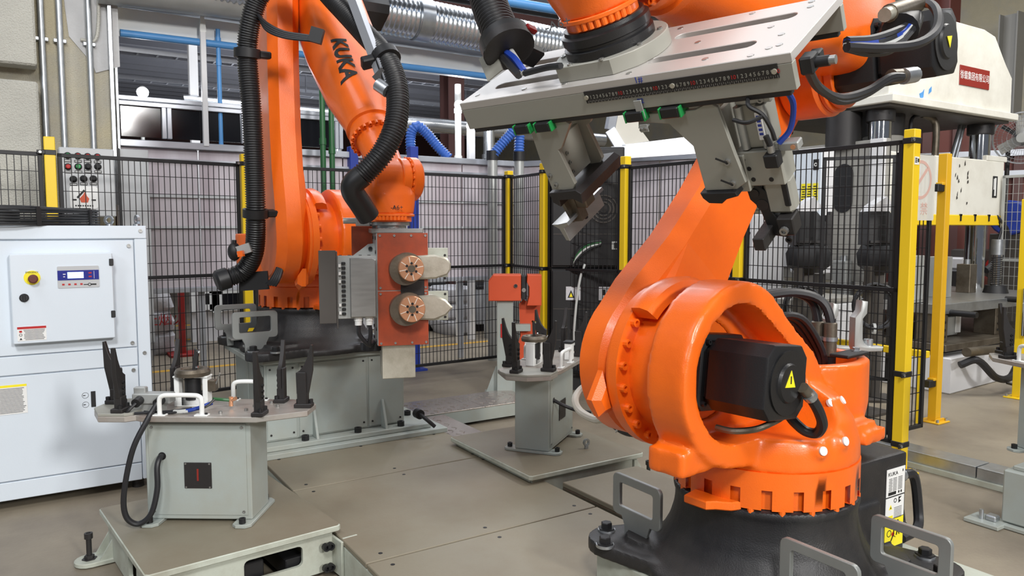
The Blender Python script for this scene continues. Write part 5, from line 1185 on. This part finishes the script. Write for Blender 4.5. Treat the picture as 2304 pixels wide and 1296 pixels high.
fence_post('pale yellow fence post behind the chiller fan guard', pL, 2.07)
fence_post('yellow fence post behind the corrugated hose of the rear robot', pM)
fence_post('yellow fence post at the inner corner above the orange stand', pC, 2.02)
fence_post('yellow fence post at the left edge of the black cabinets', p2, 2.04)
fence_post('yellow fence post right of the black cabinets, cut by the near robot arm', p3, 2.05)
fence_post('yellow fence post seen between near robot arm and black gripper finger', pK, 2.03)
t4 = fence_post('tall yellow fence post with three black clamps right of the near robot', p4, 2.02, clamps=(1.955, .60, .18))
b = B(at((p4[0], p4[1], 0))).m('label_white').box((-.005, -.0345, 1.84), (.045, .002, .045)); k = build('maker_sticker', b, t4)
b = B(at((p4[0], p4[1], 0))).m('ink')
for i in range(3): b.box((-.013, -.036, 1.852 - .010 * i), (.020, .001, .006))
b.box((.010, -.036, 1.842), (.014, .001, .02)); build('sticker_print', b, k)
t5 = fence_post('golden yellow post on a bolted foot beyond the gate', p5, 2.0, 'yellow_old', clamps=())
for z in (1.75, .30): build('gate_latch', B(at((p5[0], p5[1], 0))).m('black').box((-.075, 0, z), (.09, .045, .055), .005).m('yellow_old').box((-.045, 0, z + .03), (.05, .05, .02), .003), t5)
fence_panel('black mesh fence panel at the left edge beside the rough wall', (-1.15, 5.86), pL)
fence_panel('black mesh fence panel in front of the operator box', pL, pM)
fence_panel('long black mesh fence panel behind the rear robot and roller tool', pM, pC)
fence_panel('narrow black mesh fence panel above the orange stand', pC, p2)
fence_panel('black mesh fence panel in front of the black cabinets', p2, p3)
fence_panel('black mesh fence panel behind the near robot arm', p3, pK)
fence_panel('black mesh fence panel in front of the white machine and cable coils', pK, p4)
ga, gb = T(2016, 500, 4.80), T(2093, 500, 5.0)
tg = fence_panel('narrow black mesh gate leaf behind the tall yellow post', (ga.x, ga.y), (gb.x, gb.y), .12, 1.93, None, .0)
# faded no entry board behind the post
d_ = (gb - ga); d_.z = 0; gl = d_.length; d_.normalize(); F = frame((d_.y, -d_.x, 0), d_, (gb.x, gb.y, 1.715)) @ M.Translation((-.165, 0, .014)); gl = .345
t = thing('sign_board', 'faded acrylic no entry board hung on the gate mesh', 'sign', F.translation)
build('board', B(F).m('acrylic').prism(rrect(0, 0, gl * .96, .42, .012), 0, .006), t)
b = B(F).m('faded_red').ring((.0, .05, .0062), (0, 0, 1), .125, .105, .0008, 40); b.box((0, .05, .0066), (.22, .022, .0008), X=M.Translation((0, .05, 0)) @ M.Rotation(rad(45), 4, 'Z') @ M.Translation((0, -.05, 0)))
build('faded_ring', b, t)
lettering('禁', .085, F @ M.Translation((.05, -.14, .0065)), t, 'faded_red')
# ---------------------------------------------------------------- black drive cabinets behind the fence
for i, (z0, h, lab) in enumerate(((.12, .98, 'lower black drive cabinet with warning labels behind the fence'), (1.105, 1.06, 'upper black drive cabinet with a round fan grille behind the fence'))):
    w_, dd = .60, .64; CX = T(1320, 500, 7.0); CX.z = 0; X = at(CX, rad(-37))
    t = thing('drive_cabinet', lab, 'cabinet', (CX.x, CX.y, z0), rad(-37)); cx = cy = 0; xf = -.3
    Xc = X @ M.Rotation(rad(90), 4, 'Z')
    build('body', B(Xc).m('black').box((cx, cy, z0 + h / 2), (w_, dd, h), .008), t)
    dr = build('door', B(Xc).m('black').box((xf - .012, cy, z0 + h / 2), (.024, dd - .03, h - .04), .004), t)
    FX = Xc @ M.Translation((xf - .0245, cy, z0)) @ frame((-1, 0, 0), (0, -1, 0))
    for z in ((.34, .62) if i == 0 else (.30, .74)): build('door_seam', B(FX).m('press_dark').box((0, z, .001), (dd - .04, .006, .002)), dr)
    if i == 0:
        for x, k_ in ((-.12, 0), (.17, 1)):
            s_ = build('warning_label', B(FX).m('sack').box((x, .76, .001), (.13, .12, .002)), dr)
            b = B(FX).m('ink')
            if k_ == 0: b.prism([(x - .05, .72), (x + .01, .72), (x - .02, .79)], .002, .003); b.m('label_yellow').prism([(x - .035, .728), (x - .005, .728), (x - .02, .765)], .003, .004)
            else: b.box((x - .02, .77, .0025), (.03, .05, .001)); b.bar((x - .04, .79, .003), (x + .03, .73, .003), .012, .001)
            build('label_symbol', b, s_)
        for x in (-.15, .17):
            b = B(FX).m('dark_steel')
            for k in range(7): b.box((x - .09 + .03 * k, .42, .001), (.02, .035, .004))
            stuff(build('vent_slot', b, dr))
        build('foot', B(Xc).m('black').box((cx, cy, .06), (w_ - .05, dd - .05, .12)), t)
        build('earth_cable', B(FX).m('cable_pale').tube([(-.02, 1.02, .03), (-.06, .9, .05), (-.09, .7, .05), (-.11, .45, .04), (-.11, .3, .02)], .011, 7), t)
    else:
        for r in (.125, .095, .065): build('grille_ring', B(FX).m('press_dark').ring((.14, .52, 0), (0, 0, 1), r, r - .012, .008, 28), dr)
        build('fan_hub', B(FX).m('dark_steel').cyl((.14, .52, 0), (.14, .52, .008), .035, n=20), dr)
        b = B(FX).m('cable_pale').box((.26, .20, .004), (.10, .07, .004)); b.m('ink').box((.25, .20, .007), (.03, .05, .002)); build('connector_label', b, dr)
        b = B(FX)
        for k, m_ in enumerate(('cable', 'pipe_green', 'cable_pale', 'cable')): hose_on(b, m_, [(.12, .24 - .01 * k, .02), (.0, .22 - .02 * k, .05), (-.09, .14 - .02 * k, .05), (-.12, .02, .03)], .010)
        build('cable_loop', b, t)
# ---------------------------------------------------------------- hydraulic press on the right
t = thing('hydraulic_press', 'large white four pillar press with chrome pillars and a red name plate', 'press', (8.0, 5.0, 0))
XZv = lambda v: M(((1, 0, 0, 0), (0, 0, -1, v), (0, 1, 0, 0), (0, 0, 0, 1)))
cv = 4.2
cr_ = build('crown', B().m('press_white').prism([(6.90, 2.72), (9.24, 2.72), (9.23, 3.11), (9.06, 3.26), (8.82, 3.51), (8.6, 3.55), (6.90, 3.55)], -1.7, 0, X=XZv(cv), bev=.012), t)
build('crown_flange', B().m('press_white').box((8.07, cv + .84, 2.68), (2.42, 1.80, .07), .006), cr_)
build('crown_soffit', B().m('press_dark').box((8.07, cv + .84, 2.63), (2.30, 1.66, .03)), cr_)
pl = build('name_plate', B().m('plaque_red').box((8.42, cv - .004, 3.03), (.60, .008, .20), .002), cr_)
lettering('徐锻集团有限公司', .092, M.Translation((8.42, cv - .009, 3.03)) @ frame((0, -1, 0), (1, 0, 0)), pl, 'label_white', sx=.80)
b = B().m('pipe_blue').prism([(0, 0), (.05, .02), (.06, .10), (.03, .07), (-.02, .05)], 0, .003, X=M.Translation((7.42, cv - .001, 2.72)) @ XZ).prism([(0, 0), (.05, .03), (.05, .08), (.01, .05)], 0, .003, X=M.Translation((7.56, cv - .001, 2.78)) @ XZ); build('paint_chip', b, cr_)
for x, y in ((7.12, 4.42), (9.05, 4.42), (7.12, 5.6), (9.05, 5.6)):
    p_ = build('pillar', B().m('chrome').cyl((x, y, .70), (x, y, 2.66), .105, n=32), t)
    build('pillar_nut', B().m('dark_steel').cyl((x, y, 2.50), (x, y, 2.64), .135, n=28, bev=.006), p_)
    for a in (-110, -60, -160): build('nut_hole', B().m('black').cyl((x + .134 * math.cos(rad(a)), y + .134 * math.sin(rad(a)), 2.57), (x + .137 * math.cos(rad(a)), y + .137 * math.sin(rad(a)), 2.57), .014, n=10), p_)
build('main_ram', B().m('press_grey').cyl((8.0, 5.1, 2.2), (8.0, 5.1, 2.64), .30, n=36), t)
build('side_ram', B().m('press_grey').cyl((7.50, 4.62, 2.22), (7.50, 4.62, 2.62), .19, n=30).m('dark_steel').cyl((7.50, 4.62, 2.40), (7.50, 4.62, 2.62), .20, n=30), t)
build('side_ram', B().m('dark_steel').cyl((7.02, 4.75, 2.25), (7.02, 4.75, 2.62), .17, n=26), t)
sl = build('slide', B().m('press_white').box((8.22, 5.0, 1.90), (2.30, 1.40, .62), .012), t)
build('slide_edge', B().m('yellow').box((8.22, 5.0, 1.545), (2.32, 1.42, .11), .006), sl)
for k in range(7):
    x = 7.25 + k * .30; build('t_slot', B().m('black').box((x, 4.287, 1.57), (.022, .012, .07)).box((x, 4.287, 1.60), (.04, .012, .02)), sl)
build('slide_cap', B().m('press_white').box((9.20, 4.45, 2.235), (.45, .3, .06), .006), sl)
build('data_plate', B().m('ink').box((9.17, 4.297, 1.92), (.10, .006, .24), .002).m('label_white').box((9.17, 4.293, 1.92), (.03, .004, .20)).box((9.14, 4.293, 1.95), (.012, .004, .12)), sl)
b = B().m('press_dark'); q = random.Random(5)
for k in range(12): b.prism([(0, 0), (q.uniform(.01, .03), .01), (q.uniform(.01, .03), q.uniform(.03, .06)), (.0, .03)], 0, .002, X=M.Translation((8.42 + q.uniform(-.1, .16), 4.298, 1.92 + q.uniform(-.22, .22))) @ XZ)
stuff(build('paint_chip', b, sl))
build('scale_rod', B().m('galv').cyl((8.70, 4.55, 2.20), (8.90, 4.55, 2.66), .025, n=14).cyl((8.78, 4.55, 2.20), (8.95, 4.55, 2.62), .018, n=12), t)
build('oil_pipe', B().m('worn_steel').tube([(8.10, 4.40, 2.20), (8.10, 4.40, 2.50), (8.06, 4.42, 2.60), (7.92, 4.45, 2.64)], .035, 12).m('black').tube([(7.62, 4.40, 2.0), (7.62, 4.40, 2.45), (7.68, 4.42, 2.58), (7.85, 4.44, 2.63)], .018, 10), t)
b = B().m('cable').tube([(9.30, 4.30, 1.55), (9.44, 4.28, 1.40), (9.40, 4.3, 1.15), (9.22, 4.32, 1.02), (9.15, 4.34, .98)], .04, 10).tube([(9.25, 4.30, 1.60), (9.30, 4.26, 1.5), (9.26, 4.28, 1.3)], .015, 8); build('hydraulic_hose', b, t)
# left side housing of the press: grey plate with an oval opening
build('side_housing', B().m('press_grey').box((7.01, 5.0, 1.62), (.06, 1.50, 1.40), .006), t)
b = B().m('black').prism(circ(0, .14, .105, 16, 0, 180) + circ(0, -.14, .105, 16, 180, 360), 0, .004, X=M.Translation((6.975, 4.70, 1.86)) @ frame((-1, 0, 0), (0, -1, 0))); build('oval_opening', b, t)
build('housing_rib', B().m('tin_white').box((6.96, 4.33, 1.62), (.06, .14, 1.40), .004).box((6.96, 5.35, 1.25), (.05, .5, .42), .004), t)
# bed with tooling plates
bd = build('bed_foundation', B().m('tin_white').prism([(6.75, 3.45), (9.2, 3.60), (9.2, 5.9), (6.75, 5.9)], 0, .32, bev=.01), t)
build('bed_plate', B().m('worn_steel').box((7.95, 4.7, .40), (2.4, 2.4, .06), .004), t)
build('bolster', B().m('steel').box((7.95, 4.75, .735), (2.35, 2.3, .09), .004), t)
build('bolster_edge', B().m('galv').box((7.95, 3.585, .735), (2.35, .02, .088), .002), t)
for x in (6.88, 7.9, 9.0):
    lg = build('bolster_leg', B().m('worn_steel').box((x, 3.70, .56), (.16, .20, .26), .004), t)
    for zz in (.48, .54, .61):
        for xx in (-.03, .03): build('leg_bolt', B().m('black').cyl((x + xx, 3.599, zz), (x + xx, 3.595, zz), .012, n=10), lg)
build('shot_pin', B().m('black').cyl((6.95, 3.60, .70), (6.95, 3.35, .70), .028, n=14), t)
build('shot_pin', B().m('black').cyl((8.0, 3.60, .77), (8.0, 3.35, .77), .028, n=14), t)
for x, y, h, w_, m_ in ((7.05, 4.0, .42, .15, 'zinc'), (7.55, 4.0, .40, .15, 'zinc'), (6.95, 4.65, .35, .15, 'zinc'), (8.35, 4.15, .30, .14, 'worn_steel')):
    p_ = build('die_block', B().m(m_).box((x, y, .78 + h / 2), (w_, w_, h), .004), t); build('block_stud', B().m('galv').cyl((x, y, .78 + h), (x, y, .83 + h), .03, n=12), p_)
for x, y in ((6.88, 4.25), (8.55, 3.95)):
    p_ = build('guide_post', B().m('chrome').cyl((x, y, .78), (x, y, 1.30), .042, n=18), t)
    build('guide_foot', B().m('black').cyl((x, y, .78), (x, y, .86), .12, .10, n=20), p_); build('guide_collar', B().m('galv').cyl((x, y, 1.18), (x, y, 1.34), .058, n=18), p_)
    build('spring', B().m('dark_steel').tube([(x + .05 * math.cos(a * .9), y + .05 * math.sin(a * .9), .86 + a * .0033) for a in range(90)], .006, 5, smooth=False), p_)
build('lower_cylinder', B().m('zinc').box((7.35, 3.85, .53), (.24, .16, .18), .006).m('label_white').box((7.46, 3.765, .54), (.09, .01, .16), .003), t)
build('push_rod', B().m('worn_steel').cyl((6.70, 3.30, .40), (7.30, 3.30, .38), .040, n=18).m('black').cyl((7.30, 3.30, .38), (7.304, 3.30, .38), .026, n=14), t)
b = B().m('cable').tube([(6.72, 3.36, .28), (6.85, 3.28, .32), (7.05, 3.22, .16), (7.3, 3.22, .13), (7.5, 3.25, .22)], .032, 9).tube([(8.5, 3.4, .70), (8.55, 3.35, .5), (8.4, 3.3, .35), (7.9, 3.3, .3), (7.4, 3.3, .32)], .015, 7).tube([(7.2, 3.2, .1), (7.4, 3.0, .03), (7.7, 3.1, .02)], .012, 7); build('floor_hose', b, t)
# clutter deep behind the press
for i, (x, d, z, w_, h, m_, lab) in enumerate(((2140, 10.5, .02, .5, .9, 'dark_steel', 'dark machine block deep behind the press bed'), (2190, 11.5, .02, .7, 1.15, 'press_dark', 'grey machine block deep behind the press pillars'))):
    p = T(x, 500, d); t = thing('machine_block', lab, 'machine', (p.x, p.y, 0))
    build('body', B().m(m_).box((p.x, p.y, h / 2), (w_, .6, h), .02), t); build('cover', B().m('tin_white').box((p.x, p.y - .1, h + .08), (w_ * .5, .3, .16), .02), t)
    build('motor', B().m('red_paint').cyl((p.x - w_ * .3, p.y - .4, h * .8), (p.x + w_ * .2, p.y - .4, h * .8), .1, n=16), t)
p = T(2278, 490, 9.6); t = thing('blue_drum', 'blue drum on a stand at the right edge behind the grey mesh', 'drum', (p.x, p.y, 0))
build('drum', B().m('post_blue').cyl((p.x - .1, p.y, p.z), (p.x + .35, p.y + .1, p.z), .22, n=24, bev=.02), t)
build('stand', B().m('press_dark').box((p.x + .1, p.y + .04, (p.z - .2) / 2), (.3, .4, p.z - .2), .01), t)
# ---------------------------------------------------------------- machine, cabinet and black heads between fence and press
p = PU(1785, 338, 6.35); q_ = PU(1846, 600, 6.35)
t = thing('electric_cabinet', 'white electric cabinet with yellow warning labels behind the fence', 'cabinet', (6.43, (p.y + q_.y) / 2, .82))
yc, hw = (p.y + q_.y) / 2, abs(p.y - q_.y) / 2
build('body', B().m('tin_white').box((6.43, yc, (p.z + 1.02) / 2), (.16, hw * 2, p.z - 1.02), .008), t)
build('door', B().m('white_paint').box((6.343, yc, (p.z + 1.02) / 2), (.016, hw * 2 - .03, p.z - 1.06), .003), t)
build('stand', B().m('press_dark').box((6.43, yc, .92), (.12, hw * 1.6, .20), .006), t)
FX = M.Translation((6.334, yc, 0)) @ frame((-1, 0, 0), (0, -1, 0))
for k in range(3):
    s_ = build('warning_label', B(FX).m('label_yellow').box((hw - .20 + .065 * k, 1.80, .001), (.055, .17, .002)), t); b = B(FX).m('ink'); q = random.Random(k)
    for j in range(6): b.box((hw - .20 + .065 * k, 1.735 + .024 * j, .0025), (q.uniform(.02, .05), .010, .001))
    stuff(build('fine_print', b, s_))
build('door_lock', B(FX).m('ink').box((hw - .07, 2.06, .002), (.06, .10, .006), .002).m('label_white').ring((hw - .07, 2.06, .005), (0, 0, 1), .018, .010, .002, 14), t)
t = thing('white_machine', 'low white machine with black cable ports behind the fence', 'machine', (6.3, 5.0, 0))
a, c = PU(1680, 420, 6.0), PU(1790, 770, 6.0)
build('column', B().m('tin_white').box((6.45, 5.55, .95), (.5, .75, 1.3), .01), t)
build('base', B().m('tin_white').box((6.25, 5.0, .38), (.8, 1.5, .76), .012), t)
build('panel', B().m('white_paint').box((5.84, 4.72, .40), (.02, .62, .66), .004), t)
build('ledge', B().m('press_grey').box((6.2, 5.1, .79), (.9, 1.7, .05), .004), t)
build('side_latch', B().m('black').box((5.835, 5.08, .60), (.02, .06, .12), .004), t)
b = B().m('label_yellow').box((5.828, 4.56, .24), (.004, .10, .10)); build('label', b, t)
for k in range(4):
    y = 5.62 - k * .13; bb = B().m('black').cyl((6.12, y, 1.16), (6.02, y, 1.12), .05, n=16).tube([(6.08, y, 1.18), (6.10, y - .02, 1.30), (6.16, y - .03, 1.42)], .025, 8); build('cable_port', bb, t)
for i, (x, y, lab) in enumerate(((1815, 530, 'left of two black sheet metal heads behind the fence'), (1975, 530, 'right of two black sheet metal heads behind the fence'))):
    p = T(x, y, 6.35); t = thing('dispenser_head', lab, 'machine head', (p.x, p.y, 0), rad(-38)); X = at((p.x, p.y, 0), rad(-38)) @ M.Diagonal(V((.78, .78, 1, 1))); z = p.z + .05
    build('hood', B(X).m('black').prism([(-.15, -.13), (.15, -.13), (.15, .06), (.05, .15), (-.15, .15)], -.16, .16, X=M.Translation((0, 0, z)) @ XZ, bev=.004), t)
    build('hood_lid', B(X).m('tin_white').prism([(-.15, .15), (.06, .15), (.10, .19), (.02, .27), (-.11, .20)], -.12, .16, X=M.Translation((0, .0, z)) @ XZ), t)
    build('hopper', B(X).m('black').lathe([(.20, -.13), (.245, -.20), (.23, -.30), (.13, -.36)], 8, M.Translation((.03, 0, z))), t)
    build('side_frame', B(X).m('dark_steel').box((.20, .02, z - .03), (.05, .2, .3), .004).box((.25, .05, z - .02), (.03, .1, .34), .004), t)
    build('window', B(X).m('ink').box((.0, -.162, z - .02), (.10, .004, .09)), t); build('ledge', B(X).m('dark_steel').box((.0, -.175, z - .10), (.28, .03, .02)), t)
    build('stand_column', B(X).m('press_dark').box((.03, .03, (z - .36) / 2), (.10, .10, z - .36), .004).box((.03, .03, .01), (.4, .4, .02)), t)
def coil(lab, x, y, d, r):
    c = T(x, y, d); F = frame(-(c - V((0, 0, EYE))).normalized() + V((.3, 0, 0)), (0, 0, 1), c); b = B(F).m('cable'); rr = random.Random(int(x))
    for k in range(7):
        ph = rr.uniform(0, 6.28); f = rr.uniform(.82, 1.05)
        b.tube([(r * f * math.cos(a * math.pi / 12 + ph) + rr.uniform(-.004, .004), r * f * .92 * math.sin(a * math.pi / 12 + ph), .012 * k + rr.uniform(-.005, .005)) for a in range(25)], .0085, 6, 2)
    t = thing('cable_coil', lab, 'cable coil', c); build('coil', b, t)
    build('coil_tie', B(F).m('cable_pale').ring((-r * .95, 0, .03), (0, 1, 0), .045, .04, .02, 14), t)
    build('hook', B(F).m('dark_steel').bar((r * .9, 0, -.10), (r * .9, 0, .10), .014), t)
    build('hanger_post', B().m('press_dark').box((c.x + .10, c.y + .12, c.z / 2 + .15), (.05, .05, c.z + .3)).box((c.x + .10, c.y + .12, .01), (.3, .3, .02)), t)
coil('black cable coil hung before the white machine', 1805, 690, 5.9, .155); coil('black cable coil beside the tall yellow post', 1968, 690, 5.75, .18)
t = thing('yellow_guard', 'small yellow guard rail low behind the gate mesh', 'guard', T(1975, 770, 5.9)); p = T(1960, 780, 5.9)
build('rail', B().m('yellow').box((p.x, p.y, p.z), (.05, .9, .05), .004), t)
for s in (-.4, .4): build('leg', B().m('yellow').box((p.x, p.y + s, p.z / 2), (.04, .04, p.z)), t)
pa, pb = T(1848, 500, 6.1), T(2012, 500, 5.9)
fence_panel('inner black mesh guard in front of the press side plate', (pa.x, pa.y), (pb.x, pb.y), .25, 2.02, None, .0, .038, .075, r=.0014)
for k, (x0, x1) in enumerate(((1990, 2330),)):
    a, c = T(x0, 330, 12.0), T(x1, 330, 11.0); d = (c - a); d.z = 0; X = frame((0, 0, 1), d, (a.x, a.y, 0)); L = d.length
    t = thing('steel_screen', 'dark red steel screen with pale rails far behind the press', 'screen', (a.x, a.y, 0))
    build('sheet', B(X).m('roof_red').box((L / 2, 0, 1.5), (L, .05, 3.0)), t)
    for z in (2.25, 2.55): build('rail', B(X).m('alu').box((L / 2, -.08, z), (L, .08, .09)), t)
    for k in range(5): build('stud', B(X).m('roof_brown').box((L * (k + .5) / 5, -.06, 1.5), (.12, .08, 3.0)), t)
# ---------------------------------------------------------------- galvanised floor channel
x0, yA, yB, yC = 4.56, 2.95, 2.125, 1.2
t = thing('floor_channel', 'galvanised floor cable channel right of the tall yellow post', 'cable channel', (x0, 2.2, 0))
for a, c in ((yA, yB + .004), (yB - .004, yC)):
    s_ = build('channel_cover', B().m('galv').box((x0, (a + c) / 2, .0975), (.155, a - c, .009), .002), t); build('channel_side', B().m('galv').box((x0 - .070, (a + c) / 2, .064), (.012, a - c, .058)).box((x0 + .070, (a + c) / 2, .064), (.012, a - c, .058)), s_)
build('channel_base', B().m('skid_paint').box((x0 + .0, (yA + yC) / 2, .017), (.19, yA - yC, .034), .002), t)
# ---------------------------------------------------------------- third fixture at the right edge
P3 = V((4.05, 1.575, 0))
t = thing('support_box', 'pale steel base box at the right edge under the third fixture', 'platform', P3)
build('box', B().m('pale_paint').box((4.16, 1.52, .155), (.42, .46, .26), .008), t)
build('lid', B().m('pale_paint').box((4.16, 1.52, .295), (.36, .40, .022), .004), t)
f = build('anchor_foot', B().m('pale_paint').box((3.93, 1.80, .012), (.14, .16, .020), .003).box((3.97, 1.50, .012), (.10, .5, .018), .002), t)
build('anchor_bolt', B().m('galv').cyl((3.91, 1.82, .02), (3.91, 1.82, .07), .010, n=10).box((3.935, 1.78, .035), (.05, .05, .03), .006), f)
fixture('locating fixture with dark blades at the right edge of the picture', (4.30, 1.60, .3065), rad(68), '', False)
# ---------------------------------------------------------------- right edge: fan, grey mesh, handrail
c = T(2300, 310, 8.9); t = thing('wall_fan', 'large pedestal fan with a wire guard right of the press', 'fan', (c.x, c.y, 0))
F = frame(-(c - V((0, 0, EYE))).normalized() + V((-.25, 0, 0)), (0, 0, 1), c)
b = B(F).m('galv').ring((0, 0, -.03), (0, 0, 1), .30, .285, .06, 40)
for r in (.25, .20, .15, .10): b.ring((0, 0, .06 - r * .15), (0, 0, 1), r, r - .004, .004, 32)
for k in range(48): a = k * math.pi / 24; b.bar((.05 * math.cos(a), .05 * math.sin(a), .06), (.295 * math.cos(a), .295 * math.sin(a), .0), .003)
build('wire_guard', b, t); build('hub_badge', B(F).m('zinc').cyl((0, 0, .055), (0, 0, .07), .055, n=20), t)
b = B(F).m('press_grey')
for k in range(3): b.box((.15, 0, -.01), (.22, .13, .005), X=M.Rotation(k * 2.094, 4, 'Z') @ M.Rotation(rad(25), 4, 'X'))
build('fan_blade', b, t); build('motor', B(F).m('black').cyl((0, 0, -.25), (0, 0, -.03), .09, n=20, bev=.01).bar((0, 0, -.15), (.15, .22, -.18), .05), t)
build('pole', B().m('dark_steel').cyl((c.x + .12, c.y + .20, 0), (c.x + .12, c.y + .20, c.z), .025, n=12).cyl((c.x + .12, c.y + .20, 0), (c.x + .12, c.y + .20, .04), .25, n=20), t)
pa, pb = T(2252, 500, 8.6), T(2420, 500, 8.0)
fence_panel('grey mesh fence panel at the right edge behind the press', (pa.x, pa.y), (pb.x, pb.y), .2, 2.05, 1.1, .0, .05, .10, 'zinc', .03, .002)
p = T(2300, 640, 6.4); t = fence_post('short yellow post cut by the right edge of the picture', (p.x + .02, p.y), 1.7, clamps=())
build('chrome_sleeve', B().m('chrome').cyl((p.x - .03, p.y - .06, .55), (p.x - .03, p.y - .06, .95), .035, n=16), t)
t = thing('handrail', 'yellow handrail standing on the press crown', 'handrail', (8.6, 5.3, 3.55))
b = B().m('yellow_old')
for x, z in ((0, 0), (1, 0)): b.cyl((8.35 + x, 5.2, 3.55), (8.35 + x, 5.2, 4.6), .022, n=12)
b.cyl((7.7, 5.2, 3.82), (9.4, 5.2, 3.82), .02, n=12).cyl((7.7, 5.2, 4.55), (9.4, 5.2, 4.55), .02, n=12); build('rails', b, t)
# hood and extraction box above the near fence
t = thing('extraction_hood', 'cream panel in a bent aluminium frame above the fence corner', 'hood', T(1440, 300, 7.6))
P = [T(x, y, 7.6) for x, y in ((1380, 250), (1372, 292), (1400, 338), (1560, 318))]
for a, c in zip(P, P[1:]): build('frame_profile', B().m('alu').bar(a, c, .10, .05), t)
F = frame((-.5, -.85, 0), (.85, -.5, 0), P[1])
b = B().m('label_cream'); v = [T(1392, 250, 7.62), T(1384, 290, 7.62), T(1406, 326, 7.62), T(1460, 318, 7.62), T(1436, 285, 7.62), T(1436, 250, 7.62)]
nn = (v[1] - v[0]).cross(v[3] - v[0]).normalized() * .02; k = len(v); b.add(v + [p + nn for p in v], [list(range(k)), list(range(2 * k - 1, k - 1, -1))] + [(i, (i + 1) % k, (i + 1) % k + k, i + k) for i in range(k)]); build('cream_panel', b, t)
q = P[2]; build('support_post', B().m('alu').box((q.x, q.y, q.z / 2), (.06, .06, q.z)), t)
build('base_rail', B().m('alu').bar(T(1375, 345, 7.4), T(1570, 332, 7.4), .12, .06, (0, 0, 1)), t)
"""
"""
# ---------------------------------------------------------------- groups of repeats
GROUPS = {'fence_post': 'yellow fence posts', 'mesh_fence': 'mesh panels of the safety fence', 'locating_fixture': 'locating fixtures with dark blades', 'fixture_skid': 'fixture skids', 'conduit': 'steel conduits on the concrete wall',
    'steel_column': 'steel columns of the hall', 'cable_tray': 'cable trays under the roof', 'pipe_run': 'pipes and ducts across the top', 'pipe_drop': 'upright pipes behind the fence', 'white_post': 'white posts of the enclosure',
    'hall_lamp': 'glowing hall lamps', 'panel_enclosure': 'runs of the white panel enclosure', 'low_window': 'low windows beyond the fence', 'crate': 'crates beyond the fence', 'flexible_hose': 'blue hoses over the enclosure', 'blue_post': 'blue posts behind the fence',
    'articulated_robot': 'orange robots', 'cable_cover': 'tread plate cable covers', 'drive_cabinet': 'stacked black drive cabinets', 'machine_block': 'machine blocks behind the press', 'dispenser_head': 'black sheet metal heads', 'cable_coil': 'hanging cable coils'}
for o in C.objects:
    k = o.name.split('.')[0]
    if o.parent is None and k in GROUPS and 'label' in o and 'group' not in o: o['group'] = GROUPS[k]
